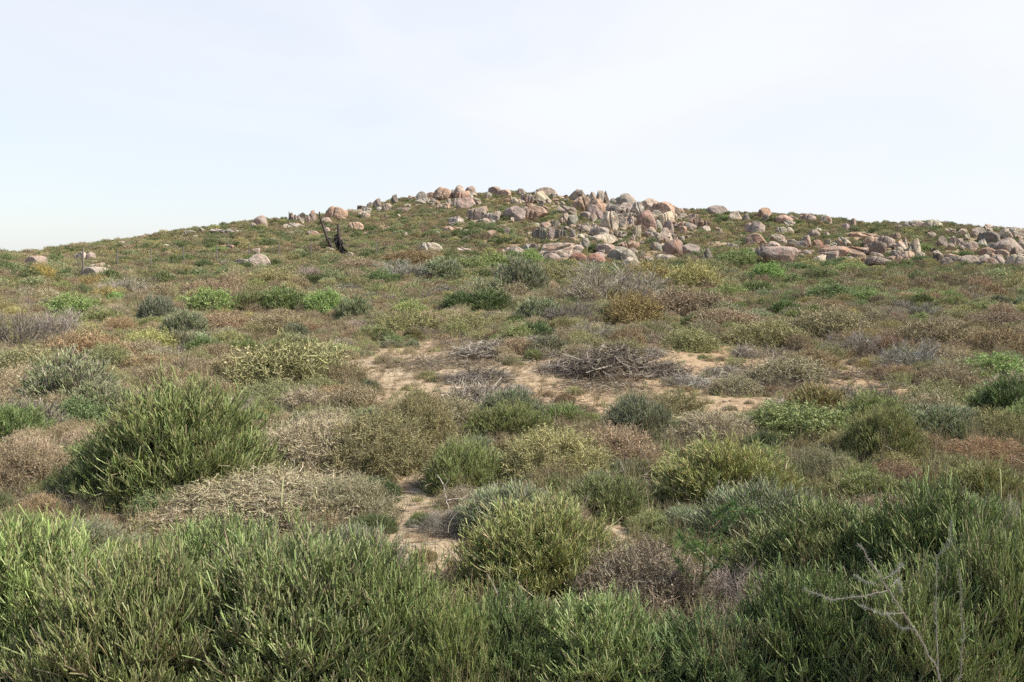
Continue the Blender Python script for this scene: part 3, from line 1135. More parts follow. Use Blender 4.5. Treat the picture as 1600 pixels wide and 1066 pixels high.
# ------------------------------------------------------------------ shrubs
TI = {  # multiply the prototype's own colours
    'green': (.96, 1.0, .86), 'grey green': (.96, .96, 1.18), 'bright green': (.86, 1.02, .78), 'dark green': (.58, .68, .60), 'deep green': (.42, .52, .42), 'olive': (1.12, .96, .95),
    'deep olive': (.98, .96, .80), 'yellow green': (1.08, 1.05, .92),
    'tan': (1.0, .99, 1.0), 'pale pinkish': (1.05, 1.01, 1.0), 'brown': (.88, .82, .78), 'red brown': (.86, .73, .66), 'yellowish': (1.08, 1.12, .74),
    'olive brown': (.84, .92, .70), 'purple grey': (.82, .76, .78), 'ochre': (.88, .80, .54), 'golden': (1.08, 1.08, .5), 'grey': (1, 1, 1), 'dark grey': (.72, .70, .70), 'pale grey': (1.3, 1.25, 1.25)}
NAME = {'broom': 'succulent_shrub', 'grass': 'fine_stemmed_shrub', 'fuzzy': 'twiggy_bush', 'leafy': 'leafy_bush', 'bare': 'leafless_bush', 'brush': 'brush_pile'}
WORD = {'broom': 'many-stemmed shrub', 'grass': 'fine-stemmed shrub', 'fuzzy': 'twiggy bush', 'leafy': 'leafy bush', 'bare': 'leafless bush', 'brush': 'heap of dead branches'}
CAT = {'broom': 'shrub', 'grass': 'shrub', 'fuzzy': 'bush', 'leafy': 'bush', 'bare': 'bush', 'brush': 'brush pile'}
GROUPS = {'broom': 'green many-stemmed shrubs', 'grass': 'green fine-stemmed shrubs', 'fuzzy': 'dry twiggy bushes', 'leafy': 'leafy green bushes', 'bare': 'leafless grey bushes', 'brush': 'heaps of dead branches'}

# px, base py, width, height, kind, tint | landmark phrase | label
S = """60 1085 330 262 broom,green|the corner shrub|green many-stemmed shrub filling the near left corner
215 1170 330 300 broom,green|the pale-stemmed near shrub|green shrub between the corner shrub and the near dense shrub
455 1140 340 300 broom,green|the near dense shrub|dense green shrub in front of the pale tan mat
330 1010 250 190 broom,green
590 1120 250 250 broom,green|the loose upright shrub|loose upright green shrub left of the sandy gap
540 990 190 160 broom,grey green
705 1135 150 200 broom,green
835 950 230 165 broom,yellow green|the leaning yellow green shrub|yellow green shrub leaning over the right side of the sandy gap
800 1120 190 190 broom,dark green
1000 985 240 135 fuzzy,purple grey|the mauve near tangle|mauve brown dry tangle around the young green plant
1130 1000 200 120 bare,grey
940 1130 260 190 broom,green|the low near centre shrub|low green shrub in front of the mauve tangle
1100 1150 260 180 broom,dark green
1190 880 210 120 broom,grey green
1300 960 260 170 broom,green|the near right-hand shrub|green shrub behind the hairy grey branch
1480 1010 320 240 broom,green|the tall right-hand shrub|tall dense green shrub behind the hairy grey branch at the right
1280 1140 300 240 broom,dark green
1560 1130 300 300 broom,green
1430 1170 300 260 broom,green
288 795 238 190 broom,deep olive|the big round shrub|big rounded green shrub standing out from the brown scrub on the left
175 792 160 105 broom,dark green
118 805 100 62 bare,grey|the grey twig clump|clump of bare grey twigs at the left foot of the big round shrub
30 780 150 90 fuzzy,brown
420 838 330 100 fuzzy,tan|the pale tan mat|wide pale tan mat of a bush in front of the big round shrub
300 850 190 60 fuzzy,tan
540 825 150 80 fuzzy,tan
500 735 190 84 fuzzy,tan|the pale dry bush|pale tan dry bush right of the big round shrub
590 745 180 98 fuzzy,olive brown
650 700 110 90 fuzzy,olive brown
40 750 120 70 fuzzy,tan
722 772 120 85 grass,green|the dark-footed green tuft|rounded green tuft beside the sandy path
795 695 120 66 grass,green
880 668 80 38 grass,bright green
865 760 190 90 fuzzy,olive brown|the brown centre bush|brown centre bush between two green tufts
960 745 150 80 fuzzy,pale pinkish
950 815 130 75 grass,green|the low green tuft|low green tuft below the brown centre bush
995 690 120 70 grass,grey green
800 850 170 90 broom,grey green
1140 800 200 110 broom,yellow green|the broad pale shrub|broad pale green shrub right of the low green tuft
1250 870 170 85 broom,grey green
1120 705 150 62 fuzzy,pale pinkish
1060 650 90 40 fuzzy,olive brown
1240 700 180 70 leafy,green|the mixed green patch|mixed green leafy patch at the edge of the sandy ground
1380 730 120 92 broom,olive|the stemmy olive shrub|olive shrub with dark stems bared at its foot
1470 700 140 66 broom,grey green
1280 765 110 66 fuzzy,purple grey|the purple brown bush|purple brown bush between green shrubs
1400 770 100 50 fuzzy,red brown
1540 735 150 50 fuzzy,red brown|the red brown strip|low red brown bush at the right edge
1530 795 130 72 broom,yellow green|the bright rounded shrub|bright rounded yellow green shrub near the right edge
1380 830 150 55 fuzzy,purple grey
1350 800 140 60 broom,green
1575 665 130 78 broom,dark green|the dark edge shrub|dark blue green shrub at the right edge beside sand
1590 860 90 90 bare,pale grey
1555 600 120 48 leafy,bright green|the bright edge bush|bright green leafy bush under dry scrub at the right
45 685 110 62 grass,grey green
110 640 130 90 broom,grey green|the grey green pair|grey green shrub over the far left scrub
60 600 120 60 fuzzy,olive brown
160 660 110 66 broom,grey green
20 600 100 50 broom,grey green
450 615 190 88 fuzzy,olive brown|the olive brown bush|wide olive brown bush with dead grass stalks
380 600 100 55 fuzzy,brown
540 610 80 46 fuzzy,brown
145 567 110 50 fuzzy,red brown|the red brown bush|rounded red brown bush on the left
236 556 88 44 fuzzy,yellowish|the yellow green dome|yellow green dome of a bush beside the red brown bush
235 580 110 28 fuzzy,red brown
35 550 100 72 bare,dark grey|the purple grey thicket|purple grey leafless thicket at the left edge
90 530 80 50 bare,grey
110 498 100 40 leafy,bright green|the left bright patch|bright green leafy patch far left
160 512 70 30 grass,green
245 505 62 44 grass,grey green
290 528 66 44 broom,grey green|the blue green bush|blue green shrub behind the yellow green dome
330 492 80 42 leafy,bright green
395 490 60 36 grass,green
445 490 80 42 broom,bright green|the bright middle bush|bright green shrub in the row left of centre
510 492 70 40 leafy,bright green
555 505 60 42 broom,grey green
440 525 100 38 fuzzy,brown
350 520 90 34 fuzzy,brown
640 530 110 44 fuzzy,olive brown
640 500 60 30 leafy,green
720 492 60 36 broom,dark green
765 490 70 38 broom,dark green|the dark centre bush|dark green shrub just beyond the sandy clearing
845 506 74 42 grass,grey green|the grey green hummock|grey green hummock left of the ochre thicket
730 520 90 32 fuzzy,olive brown
812 460 80 58 broom,grey green|the round grey green bush|large round grey green bush in front of bright green foliage
775 427 80 32 leafy,bright green|the emerald bush|vivid emerald bush at the outcrop's foot
830 415 46 26 leafy,bright green
740 430 60 30 leafy,green
690 440 70 36 broom,grey green
630 440 80 36 bare,grey
700 462 58 16 brush,dark grey|the far brush heap|dark heap of cut brush left of the round grey green bush
540 457 60 14 brush,grey
595 446 56 24 leafy,dark green
870 445 70 36 fuzzy,olive brown
960 480 150 74 bare,pale grey|the pale leafless thicket|large pale leafless thicket at centre below the outcrop
1010 450 90 44 fuzzy,yellowish
990 516 100 62 fuzzy,ochre|the ochre thicket|ochre yellow thicket at the top of the clearing
1080 455 90 46 fuzzy,yellowish
1070 500 120 52 fuzzy,brown
890 512 70 44 bare,dark grey|the grey dead bush|grey dead bush left of the ochre thicket
935 545 90 44 bare,grey
955 594 140 62 brush,dark grey|the largest brush heap|largest heap of grey dead branches in the clearing
890 590 110 34 brush,dark grey
1035 592 90 32 brush,dark grey
760 600 90 30 brush,dark grey
745 640 105 50 brush,grey|the lower brush heap|heap of grey dead branches with a green sprig in the clearing
760 560 110 30 brush,grey
830 545 90 22 brush,dark grey
1080 607 90 24 brush,grey
1310 628 70 28 brush,dark grey|the right brush heap|small dark brush heap on the right of the clearing
1368 630 60 32 bare,dark grey
1165 560 46 24 brush,grey
1420 585 110 56 bare,grey|the right leafless thicket|grey leafless thicket right of the clearing
1340 560 90 52 bare,grey
1345 545 80 30 fuzzy,ochre
695 838 110 44 bare,dark grey|the path twig fan|fan of dead grey twigs lying beside the sandy path
1080 550 90 40 fuzzy,olive brown
1200 545 120 46 fuzzy,olive brown|the middling scrub bush|olive brown bush at the upper right of the clearing
1290 535 130 56 fuzzy,brown
1130 520 110 40 fuzzy,brown
1460 545 110 50 fuzzy,brown
1560 555 90 46 fuzzy,red brown
1470 640 110 46 fuzzy,olive brown
1230 600 110 46 fuzzy,tan
1150 620 80 36 fuzzy,tan
205 460 66 30 bare,pale grey|the pale bare bush|pale bare rounded bush on the left by the split boulder
67 442 44 30 fuzzy,golden|the yellow bush|golden yellow bush in front of the pink left boulder
15 437 56 26 leafy,dark green
150 450 50 22 fuzzy,ochre
1180 466 60 28 grass,bright green|the small bright bush|small bright green bush right of centre
1140 470 60 26 leafy,green
1300 475 90 32 leafy,dark green|the dark right bush|dark green bush on the right in mauve scrub
1235 470 34 18 leafy,dark green
1355 475 60 22 leafy,bright green
1245 430 50 20 leafy,dark green
1290 425 44 18 leafy,dark green
1200 440 60 30 leafy,bright green
1330 430 50 20 leafy,green
1540 495 60 26 leafy,green
1440 400 34 20 leafy,green
1420 505 90 36 bare,dark grey
1560 520 90 34 fuzzy,purple grey
1500 505 60 24 fuzzy,olive brown
1150 418 60 28 leafy,green
1110 430 60 26 fuzzy,olive brown
250 470 60 24 fuzzy,brown
330 465 90 26 fuzzy,brown
430 450 90 30 fuzzy,olive brown
480 440 70 26 bare,grey
370 445 60 24 fuzzy,tan
560 425 80 22 fuzzy,brown
640 415 90 26 fuzzy,red brown
720 600 80 20 brush,dark grey
800 620 70 24 brush,grey
1010 560 70 22 brush,grey
1130 590 80 20 brush,grey
1240 640 80 18 brush,grey
850 560 60 18 brush,grey
1000 628 60 18 fuzzy,tan
900 560 60 24 fuzzy,tan
1180 600 60 24 fuzzy,tan
1270 575 80 32 fuzzy,brown
1390 560 80 36 fuzzy,red brown
1500 600 90 40 fuzzy,tan
672 372 26 12 leafy,dark green
737 373 38 14 leafy,dark green
783 370 17 14 leafy,dark green
975 387 28 13 leafy,dark green
1330 403 14 8 leafy,dark green
1282 413 26 11 leafy,dark green
1315 414 36 12 leafy,dark green
1262 428 44 22 leafy,olive
1434 413 32 14 leafy,dark green
1510 404 22 12 leafy,dark green
1300 388 17 10 leafy,dark green
1455 363 34 8 leafy,dark green
1255 367 24 12 leafy,olive
928 393 18 13 leafy,dark green
1017 386 24 14 leafy,dark green
1138 402 32 18 leafy,olive
1168 410 26 22 leafy,bright green
1085 404 22 12 leafy,dark green
1132 346 20 9 leafy,dark green
230 381 18 7 leafy,dark green
345 395 40 9 leafy,green
570 386 40 10 leafy,green
650 385 30 9 leafy,green
480 388 40 10 leafy,green
1450 400 36 10 leafy,dark green
1580 380 20 8 leafy,dark green"""
shrub_list = []
for ln in S.split('\n'):
    f = ln.split('|')
    a_, k_ = f[0].rsplit(' ', 1) if ',' not in f[0] else (f[0][:f[0].index(',')].rsplit(' ', 1)[0], None)
    kd, tn = f[0][len(a_):].strip().split(',')
    x, y, w, h = a_.split()
    shrub_list.append((float(x), float(y), float(w), float(h), kd, tn, f[1] if len(f) > 1 else None, f[2] if len(f) > 2 else None))
LAND_S = [(s[0], s[1] - s[3] / 2, s[6]) for s in shrub_list if s[6]]
LAND_ALL = LAND_S + [l for l in LAND_B if l[2] in ('the pale fence boulder', 'the great undercut boulder', 'the long cream slab', 'the pink left boulder', 'the left split boulder',
                                                   'the rust red boulders', 'the cream front dome', 'the pale hillside boulder', 'the whitish low stone')]


def put_shrub(p, wm, hm, kind, tname, R, parts):
    r = math.hypot(p[0], p[1])
    lod = 0 if r < 14 else 1 if (r < 42 or wm > 1.3) else 2
    pr = PROTO[kind, lod][R.integers(0, 3)]
    tint = np.array(TI[tname]) * (1 + R.normal() * .08) * (1 + R.normal(size=3) * .03)
    sc = (wm / pr.w, wm / pr.w * R.uniform(.85, 1.1), hm / pr.h)
    loc = (p[0], p[1], float(terrain(p[0], p[1])) - .02)
    rz = R.uniform(0, 6.28)
    if parts:
        o = bpy.data.objects.new(NAME[kind], None)
        for nm, me in ((('branches' if kind == 'brush' else 'stems'), pr.stems), (('twigs' if kind in ('bare', 'brush') else 'foliage'), pr.fol)):
            c = bpy.data.objects.new(nm, me); COL.objects.link(c); c.parent = o
            c['tint'] = list(tint)
    else:
        o = bpy.data.objects.new(NAME[kind], pr.whole)
        o['tint'] = list(tint)
    COL.objects.link(o)
    o.location = loc; o.rotation_euler = (0, 0, rz); o.scale = sc
    return o


for (x, y, w, h, kd, tn, ph, lab) in shrub_list:
    R = np.random.default_rng(int(x * 13 + y * 5))
    p = at(x, y)
    d = p[1] * cp - (p[2] - CAMH) * sp_
    wm, hm = w / F * d, h / F * d
    # py marks the visible foot at the front: the plant's middle stands behind it
    back = wm * .30
    hh = math.hypot(p[0], p[1])
    q = p * (1 + back / hh)
    wm *= (1 + back / hh) * 1.05
    dt = ray(x, y - h)
    hm2 = CAMH + dt[2] / dt[1] * q[1] - float(terrain(q[0], q[1]))
    hm = max(hm2 * 1.04, hm * .45)
    o = put_shrub(q, wm, hm, kd, tn, R, w >= 60)
    if lab is None:
        size = 'small' if w < 75 else 'broad' if w > 140 else 'low' if h < 40 else 'rounded'
        lab = where_label('%s %s %s' % (size, tn, WORD[kd]), x, y - h / 2, cands=LAND_ALL)
    USED[lab] = 1
    finish(o, lab, CAT[kd], GROUPS[kd])
    FOOT.append((q[0], q[1], wm * .40))

# ---- scatter over the rest of the hill, in world coordinates
BARE = [(650, 575, 95, 36), (910, 628, 95, 36), (640, 585, 100, 42), (700, 560, 90, 30), (830, 628, 60, 34), (860, 590, 80, 30), (760, 600, 110, 40), (1080, 580, 110, 50), (1180, 580, 110, 36), (1110, 640, 120, 34),
        (960, 600, 120, 36), (655, 790, 62, 62), (680, 870, 80, 42), (1290, 590, 110, 34), (1420, 640, 60, 30), (690, 690, 55, 24), (600, 640, 40, 20), (1020, 640, 60, 24),
        (1325, 397, 50, 10), (1340, 368, 30, 6), (1120, 385, 30, 6), (950, 830, 60, 24)]


def bare_at(x, y):
    px, py, _ = proj((x, y, float(terrain(x, y))))
    w_ = .38 * float(vnoise(x / 1.3, y / 1.3, 61)) + .2 * float(vnoise(x / .5, y / .5, 62))
    for bx, by, bw, bh in BARE:
        e = ((px - bx) / bw) ** 2 + ((py - by) / bh) ** 2
        if e + w_ < 1:
            return True
    return False


OUT = [(1000, 350, 95, 48), (1540, 395, 85, 32), (930, 402, 110, 16), (700, 316, 65, 14), (850, 318, 60, 14), (1400, 395, 50, 20), (870, 370, 50, 16), (1320, 395, 90, 20), (1215, 395, 50, 14)]


def outcrop_at(x, y):
    px, py, _ = proj((x, y, float(terrain(x, y))))
    return any(((px - a) / c) ** 2 + ((py - b) / e) ** 2 < 1 for a, b, c, e in OUT)


class Grid:
    def __init__(s, c):
        s.c = c; s.d = {}

    def add(s, x, y, r):
        s.d.setdefault((int(x // s.c), int(y // s.c)), []).append((x, y, r))

    def hit(s, x, y, r, k):
        i, j = int(x // s.c), int(y // s.c)
        for a in range(i - 1, i + 2):
            for b in range(j - 1, j + 2):
                for (u, v, q) in s.d.get((a, b), ()):
                    if (u - x) ** 2 + (v - y) ** 2 < ((r + q) * k) ** 2:
                        return True
        return False


grid = Grid(4.0)
for (x, y, r) in FOOT:
    grid.add(x, y, min(r, 3.6))


def pick_kind(x, y, r, R):
    n = float(vnoise(x / 9.0, y / 9.0, 21)); n2 = float(vnoise(x / 4.0, y / 4.0, 33)); u = R.uniform()
    px = 800 + F * x / y
    g = 0.42 + 0.35 * n + 0.20 * n2 + (0.22 if (px > 1000 and (r < 15 or r > 60)) else 0) + (.10 if r > 70 else 0) - (.22 if 17 < r < 42 else 0)
    if u < g:
        k = R.choice(['broom', 'grass', 'leafy'], p=[.35, .3, .35])
        t = R.choice(['green', 'grey green', 'bright green', 'dark green', 'olive', 'yellow green'], p=[.24, .26, .04, .18, .25, .03])
    elif u < .96:
        k = 'fuzzy'
        t = R.choice(['tan', 'pale pinkish', 'brown', 'red brown', 'olive brown', 'purple grey', 'yellowish'], p=[.20, .14, .24, .03, .28, .08, .03])
    else:
        k = 'bare'; t = R.choice(['grey', 'dark grey', 'pale grey'])
    if r > 55:           # the slope: dull olive, brown and dark green, with dark dots
        q = R.uniform()
        if q < .50:
            k, t = 'fuzzy', R.choice(['olive brown', 'brown', 'tan', 'purple grey', 'yellowish'], p=[.45, .25, .1, .15, .05])
        elif q < .85:
            k, t = R.choice(['grass', 'leafy']), R.choice(['olive', 'grey green', 'dark green'], p=[.4, .3, .3])
        else:
            k, t = 'leafy', R.choice(['dark green', 'deep green'])
    return k, t


RS = np.random.default_rng(99)
fill = []
for (r0, r1, n, smin, smax) in ((5.0, 13, 900, .3, .65), (13, 45, 8500, .4, 1.15), (45, 90, 9500, .55, 1.6), (90, 250, 60000, .6, 2.1)):
    rr = np.sqrt(RS.uniform(r0 ** 2, r1 ** 2, n)); th = RS.uniform(-.62, .62, n)
    big = RS.uniform(0, 1, n) ** 1.8
    for i in range(n):
        x, y = rr[i] * math.sin(th[i]), rr[i] * math.cos(th[i])
        D = float(np.interp(x / y, PD_A, PD_D))
        if rr[i] > D + 12:
            continue
        s = smin + (smax - smin) * big[i]
        if grid.hit(x, y, s / 2, .56):
            continue
        b = bare_at(x, y)
        if b and RS.uniform() < (.88 if r0 < 45 else .8):
            continue
        if b:
            s = min(s * .5, .42)
        if r0 >= 90 and outcrop_at(x, y):
            if RS.uniform() < .35:
                continue
            s *= .75
        grid.add(x, y, s / 2)
        k, t = pick_kind(x, y, rr[i], RS)
        h = s * RS.uniform(.38, .62) * (.9 if r0 < 45 else .95 if r0 < 90 else .85)
        fill.append((x, y, s, h, k, t, rr[i]))
inview = []
for i, f in enumerate(fill):
    z = float(terrain(f[0], f[1]))
    px, py, d = proj((f[0], f[1], z))
    if -20 < px < 1620 and py < 1100:
        inview.append((-(f[2] * f[3]) / d ** 2, i, px, py, d))
inview.sort()
NIND = 165
ind = {}
for (_, i, px, py, d) in inview[:NIND]:
    x, y, s, h, k, t, r = fill[i]
    wpx = s / d * F; hpx = h / d * F
    size = 'tiny' if wpx < 34 else 'small' if wpx < 60 else 'low' if hpx < 40 else 'rounded'
    lab = where_label('%s %s %s' % (size, t, WORD[k]), px, py - hpx / 2, cands=LAND_ALL)
    if lab is None:
        continue
    o = put_shrub((x, y), s, h, k, t, np.random.default_rng(i), wpx >= 60)
    finish(o, lab, CAT[k], GROUPS[k])
    ind[i] = 1


# ------------------------------------------------------------------ stuff: geometry-node scatters
def scatter(name, protos, pts, scales, rots, idx, tints):
    """one object; points carry scale, rotation, prototype index and tint, and a node tree instances the plants on them"""
    lib = bpy.data.collections.new(name + '_library')
    for i, me in enumerate(protos):
        o = bpy.data.objects.new('%s_source_%03d' % (name, i), me); lib.objects.link(o)
    me = bpy.data.meshes.new(name)
    n = len(pts)
    me.vertices.add(n); me.vertices.foreach_set('co', np.asarray(pts, np.float32).ravel())
    for nm, ty, arr, fld in (('scl', 'FLOAT_VECTOR', scales, 'vector'), ('rot', 'FLOAT_VECTOR', rots, 'vector'), ('tint', 'FLOAT_VECTOR', tints, 'vector'), ('pid', 'INT', idx, 'value')):
        a = me.attributes.new(nm, ty, 'POINT')
        a.data.foreach_set(fld, np.asarray(arr, np.int32 if ty == 'INT' else np.float32).ravel())
    ob = bpy.data.objects.new(name, me); COL.objects.link(ob)
    ng = bpy.data.node_groups.new(name + '_nodes', 'GeometryNodeTree')
    ng.interface.new_socket('Geometry', in_out='INPUT', socket_type='NodeSocketGeometry')
    ng.interface.new_socket('Geometry', in_out='OUTPUT', socket_type='NodeSocketGeometry')
    gi = ng.nodes.new('NodeGroupInput'); go = ng.nodes.new('NodeGroupOutput')
    ci = ng.nodes.new('GeometryNodeCollectionInfo')
    ci.inputs['Collection'].default_value = lib
    ci.inputs['Separate Children'].default_value = True
    ci.inputs['Reset Children'].default_value = True
    ip = ng.nodes.new('GeometryNodeInstanceOnPoints')
    ip.inputs['Pick Instance'].default_value = True

    def attr(nm, ty):
        a = ng.nodes.new('GeometryNodeInputNamedAttribute'); a.data_type = ty; a.inputs['Name'].default_value = nm
        return a.outputs['Attribute']
    er = ng.nodes.new('FunctionNodeEulerToRotation')
    k = ng.links.new
    k(gi.outputs[0], ip.inputs['Points']); k(ci.outputs[0], ip.inputs['Instance'])
    k(attr('pid', 'INT'), ip.inputs['Instance Index'])
    k(attr('rot', 'FLOAT_VECTOR'), er.inputs[0]); k(er.outputs[0], ip.inputs['Rotation'])
    k(attr('scl', 'FLOAT_VECTOR'), ip.inputs['Scale'])
    k(ip.outputs[0], go.inputs[0])
    md = ob.modifiers.new('scatter', 'NODES'); md.node_group = ng
    return ob


pl = []; pidx = {}
for kd in KINDS:
    for lod in (0, 1, 2):
        for v in range(3):
            pidx[kd, lod, v] = len(pl); pl.append(PROTO[kd, lod][v])
pts, scl, rot, idx, tin = [], [], [], [], []
RS = np.random.default_rng(5)
for i, (x, y, s, h, k, t, r) in enumerate(fill):
    if i in ind:
        continue
    lod = 0 if r < 13 else 1 if r < 42 else 2
    v = int(RS.integers(0, 3)); pr = PROTO[k, lod][v]
    pts.append((x, y, float(terrain(x, y)) - .03)); scl.append((s / pr.w, s / pr.w * RS.uniform(.8, 1.1), h / pr.h))
    rot.append((0, 0, RS.uniform(0, 6.28))); idx.append(pidx[k, lod, v])
    tt = np.array(TI[t]) * (1 + RS.normal() * .12) * (1 + RS.normal(size=3) * .03)
    if r > 50:
        tt = (tt.mean() + (tt - tt.mean()) * .7) * np.array((.93, .905, .875))
    tin.append(tt)
o = scatter('hillside_scrub', [p.whole for p in pl], pts, scl, rot, idx, tin)
o['kind'] = 'stuff'; o['label'] = 'low mixed green and brown scrub covering the whole hillside'; o['category'] = 'scrub'
print('scrub', len(pts), 'individuals', len(ind) + len(shrub_list))


# low herbs, dry grass and twig litter between the bushes
def tuft(seed, n, ln, rad, cols, spread=.6, R0=.10, K=3):
    R = np.random.default_rng(seed)
    az = R.uniform(0, 6.283, n); an = R.uniform(0, spread, n)
    d = np.stack([np.sin(an) * np.cos(az), np.sin(an) * np.sin(az), np.cos(an)], 1)
    rr = R0 * np.sqrt(R.uniform(0, 1, n)); a2 = R.uniform(0, 6.283, n)
    p0 = np.stack([rr * np.cos(a2), rr * np.sin(a2), np.zeros(n)], 1)
    P, _ = path_from(R, p0, d, ln * R.uniform(.5, 1.3, n), K, .2, -.02)
    P[..., 2] = np.maximum(P[..., 2], 0.003)
    c = np.array(cols)[R.integers(0, len(cols), n)] * (1 + R.normal(size=(n, 1)) * .2)
    V, q, C = tubes(P, np.full(n, rad), np.clip(c, .01, .9), 2, .3)
    return make_mesh('tuft', V, q, C, M_PLANT)


DRYG = [(.42, .34, .21), (.34, .26, .16), (.28, .25, .13)]
tp = [tuft(1, 60, .20, .003, GREEN), tuft(2, 70, .16, .0035, GREEN, 1.0), tuft(3, 60, .26, .0018, DRYG), tuft(4, 80, .16, .0022, DRYG, 1.1),
      tuft(5, 50, .14, .004, OLIVE, 1.2), tuft(6, 60, .36, .0016, DRYG, .35)]
pts, scl, rot, idx, tin = [], [], [], [], []
RS = np.random.default_rng(15)
for (r0, r1, n) in ((3, 14, 2600), (14, 34, 9000), (34, 70, 9000)):
    rr = np.sqrt(RS.uniform(r0 ** 2, r1 ** 2, n)); th = RS.uniform(-.6, .6, n)
    for i in range(n):
        x, y = rr[i] * math.sin(th[i]), rr[i] * math.cos(th[i])
        b = bare_at(x, y)
        if b and RS.uniform() < .35:
            continue
        s = RS.uniform(.5, 1.3) * (1.0 if r0 < 34 else 1.5) * (.6 if b else 1)
        pts.append((x, y, float(terrain(x, y)))); scl.append((s, s, s * RS.uniform(.6, 1.2))); rot.append((0, 0, RS.uniform(0, 6.28)))
        g = float(vnoise(x / 5.0, y / 5.0, 44)) + RS.normal() * .35
        idx.append(int(RS.choice([0, 1, 4])) if g > .15 else int(RS.choice([2, 3, 5, 3])))
        tin.append(np.array((1, .97, .95)) * RS.uniform(.65, 1.1) * (1 if r0 < 34 else .75))
o = scatter('grass', tp, pts, scl, rot, idx, tin)
o['kind'] = 'stuff'; o['label'] = 'short green herbs and dry grass tufts between the bushes'; o['category'] = 'grass'


def twigs_mesh(seed, n):
    R = np.random.default_rng(seed)
    p0 = np.stack([R.normal(size=n) * .26, R.normal(size=n) * .26, R.uniform(.005, .09, n)], 1)
    d = norm(np.stack([R.normal(size=n), R.normal(size=n), R.normal(size=n) * .12], 1))
    P, _ = path_from(R, p0, d, R.uniform(.06, .38, n), 6, .42, 0)
    P[..., 2] = np.maximum(P[..., 2], .004)
    V, q, C = tubes(P, R.uniform(.002, .006, n), np.array(GREYW + WOOD + WOOD)[R.integers(0, 10, n)], 3, .5)
    return make_mesh('twigs', V, q, C, M_DRY)


tw = [twigs_mesh(i, 26) for i in range(4)]
pts, scl, rot, idx, tin = [], [], [], [], []
RS = np.random.default_rng(25)
rr = np.sqrt(RS.uniform(4.5 ** 2, 32 ** 2, 9000)); th = RS.uniform(-.6, .6, 9000)
for i in range(9000):
    x, y = rr[i] * math.sin(th[i]), rr[i] * math.cos(th[i])
    b = bare_at(x, y)
    n_ = float(vnoise(x / 1.6, y / 1.6, 71))
    pxl = 800 + F * x / y
    if b:
        if n_ < .18 or (pxl < 715 and n_ < .5) or (y < 14 and n_ < .4):
            continue
    elif RS.uniform() < .6:
        continue
    s = RS.uniform(.6, 1.3)
    pts.append((x, y, float(terrain(x, y)))); scl.append((s, s, s)); rot.append((0, 0, RS.uniform(0, 6.28))); idx.append(int(RS.integers(0, 4)))
    tin.append(np.array((1, .97, .93)) * RS.uniform(.5, 1.0))
o = scatter('twig_litter', tw, pts, scl, rot, idx, tin)
o['kind'] = 'stuff'; o['label'] = 'grey dead twigs strewn over the sandy clearing'; o['category'] = 'litter'

# loose rubble between the boulders of the outcrops, too many stones to count
pts, scl, rot, idx, tin = [], [], [], [], []
rp = [ROCKS[k][v][0] for k in ('dome', 'block', 'crag', 'slab') for v in range(3)]
rr = np.sqrt(RS.uniform(95 ** 2, 245 ** 2, 26000)); th = RS.uniform(-.55, .55, 26000)
for i in range(26000):
    x, y = rr[i] * math.sin(th[i]), rr[i] * math.cos(th[i])
    D = float(np.interp(x / y, PD_A, PD_D))
    if rr[i] > D + 3:
        continue
    oc = outcrop_at(x, y)
    if RS.uniform() > (.13 if oc else .012 if x / y > -.1 else .006):
        continue
    s = (.3 + 1.3 * RS.uniform() ** 2.2) * (1 if oc else .8)
    pts.append((x, y, float(terrain(x, y)) - s * .12)); scl.append((s * RS.uniform(.8, 1.5), s, s * RS.uniform(.5, 1.0))); rot.append((RS.normal() * .15, RS.normal() * .15, RS.uniform(0, 6.28)))
    idx.append(int(RS.integers(0, 12)))
    tin.append(np.array(TINT[RS.choice(list('opgc'), p=[.25, .42, .13, .2])]) * RS.uniform(.8, 1.1))
o = scatter('rock_rubble', rp, pts, scl, rot, idx, tin)
o['kind'] = 'stuff'; o['label'] = 'loose broken granite rubble between the boulders'; o['category'] = 'rubble'
print('rubble', len(pts), 'boulders', len(boulder_list))

# pebbles on the sand
pm = [make_mesh('pebble', ICOV[:, :] * (1 + .25 * n3(ICOV, 1.2, 7 + i))[:, None] * np.array((1, .8, .55)) * .5, ICOF, None, M_ROCK, True) if i < 0 else None for i in range(0)]
iv, if_ = ico(2)
pm = [make_mesh('pebble', iv * (1 + .25 * n3(iv, 1.2, 7 + i))[:, None] * np.array((1, .8, .55)) * .5, if_, None, M_ROCK, False) for i in range(3)]
pts, scl, rot, idx, tin = [], [], [], [], []
rr = np.sqrt(RS.uniform(5 ** 2, 32 ** 2, 14000)); th = RS.uniform(-.55, .55, 14000)
for i in range(14000):
    x, y = rr[i] * math.sin(th[i]), rr[i] * math.cos(th[i])
    if not bare_at(x, y):
        continue
    s = .015 + .09 * RS.uniform() ** 5
    pts.append((x, y, float(terrain(x, y)) + s * .05)); scl.append((s, s, s)); rot.append((0, 0, RS.uniform(0, 6.28))); idx.append(int(RS.integers(0, 3)))
    tin.append(np.array((.55, .42, .30)) * RS.uniform(.6, 1.3))
o = scatter('gravel', pm, pts, scl, rot, idx, tin)
o['kind'] = 'stuff'; o['label'] = 'small pale stones and clods on the bare sand'; o['category'] = 'gravel'


# ------------------------------------------------------------------ fence
def tube_mesh(name, path, r0, r1, mat, sides=7, cols=None):
    P = np.array(path, float)[None]
    V, q, C = tubes(P, np.array([r0]), np.array([[1, 1, 1]]), sides, r1 / r0)
    # cap the top
    me = make_mesh(name, V, q, None, mat, False)
    return me


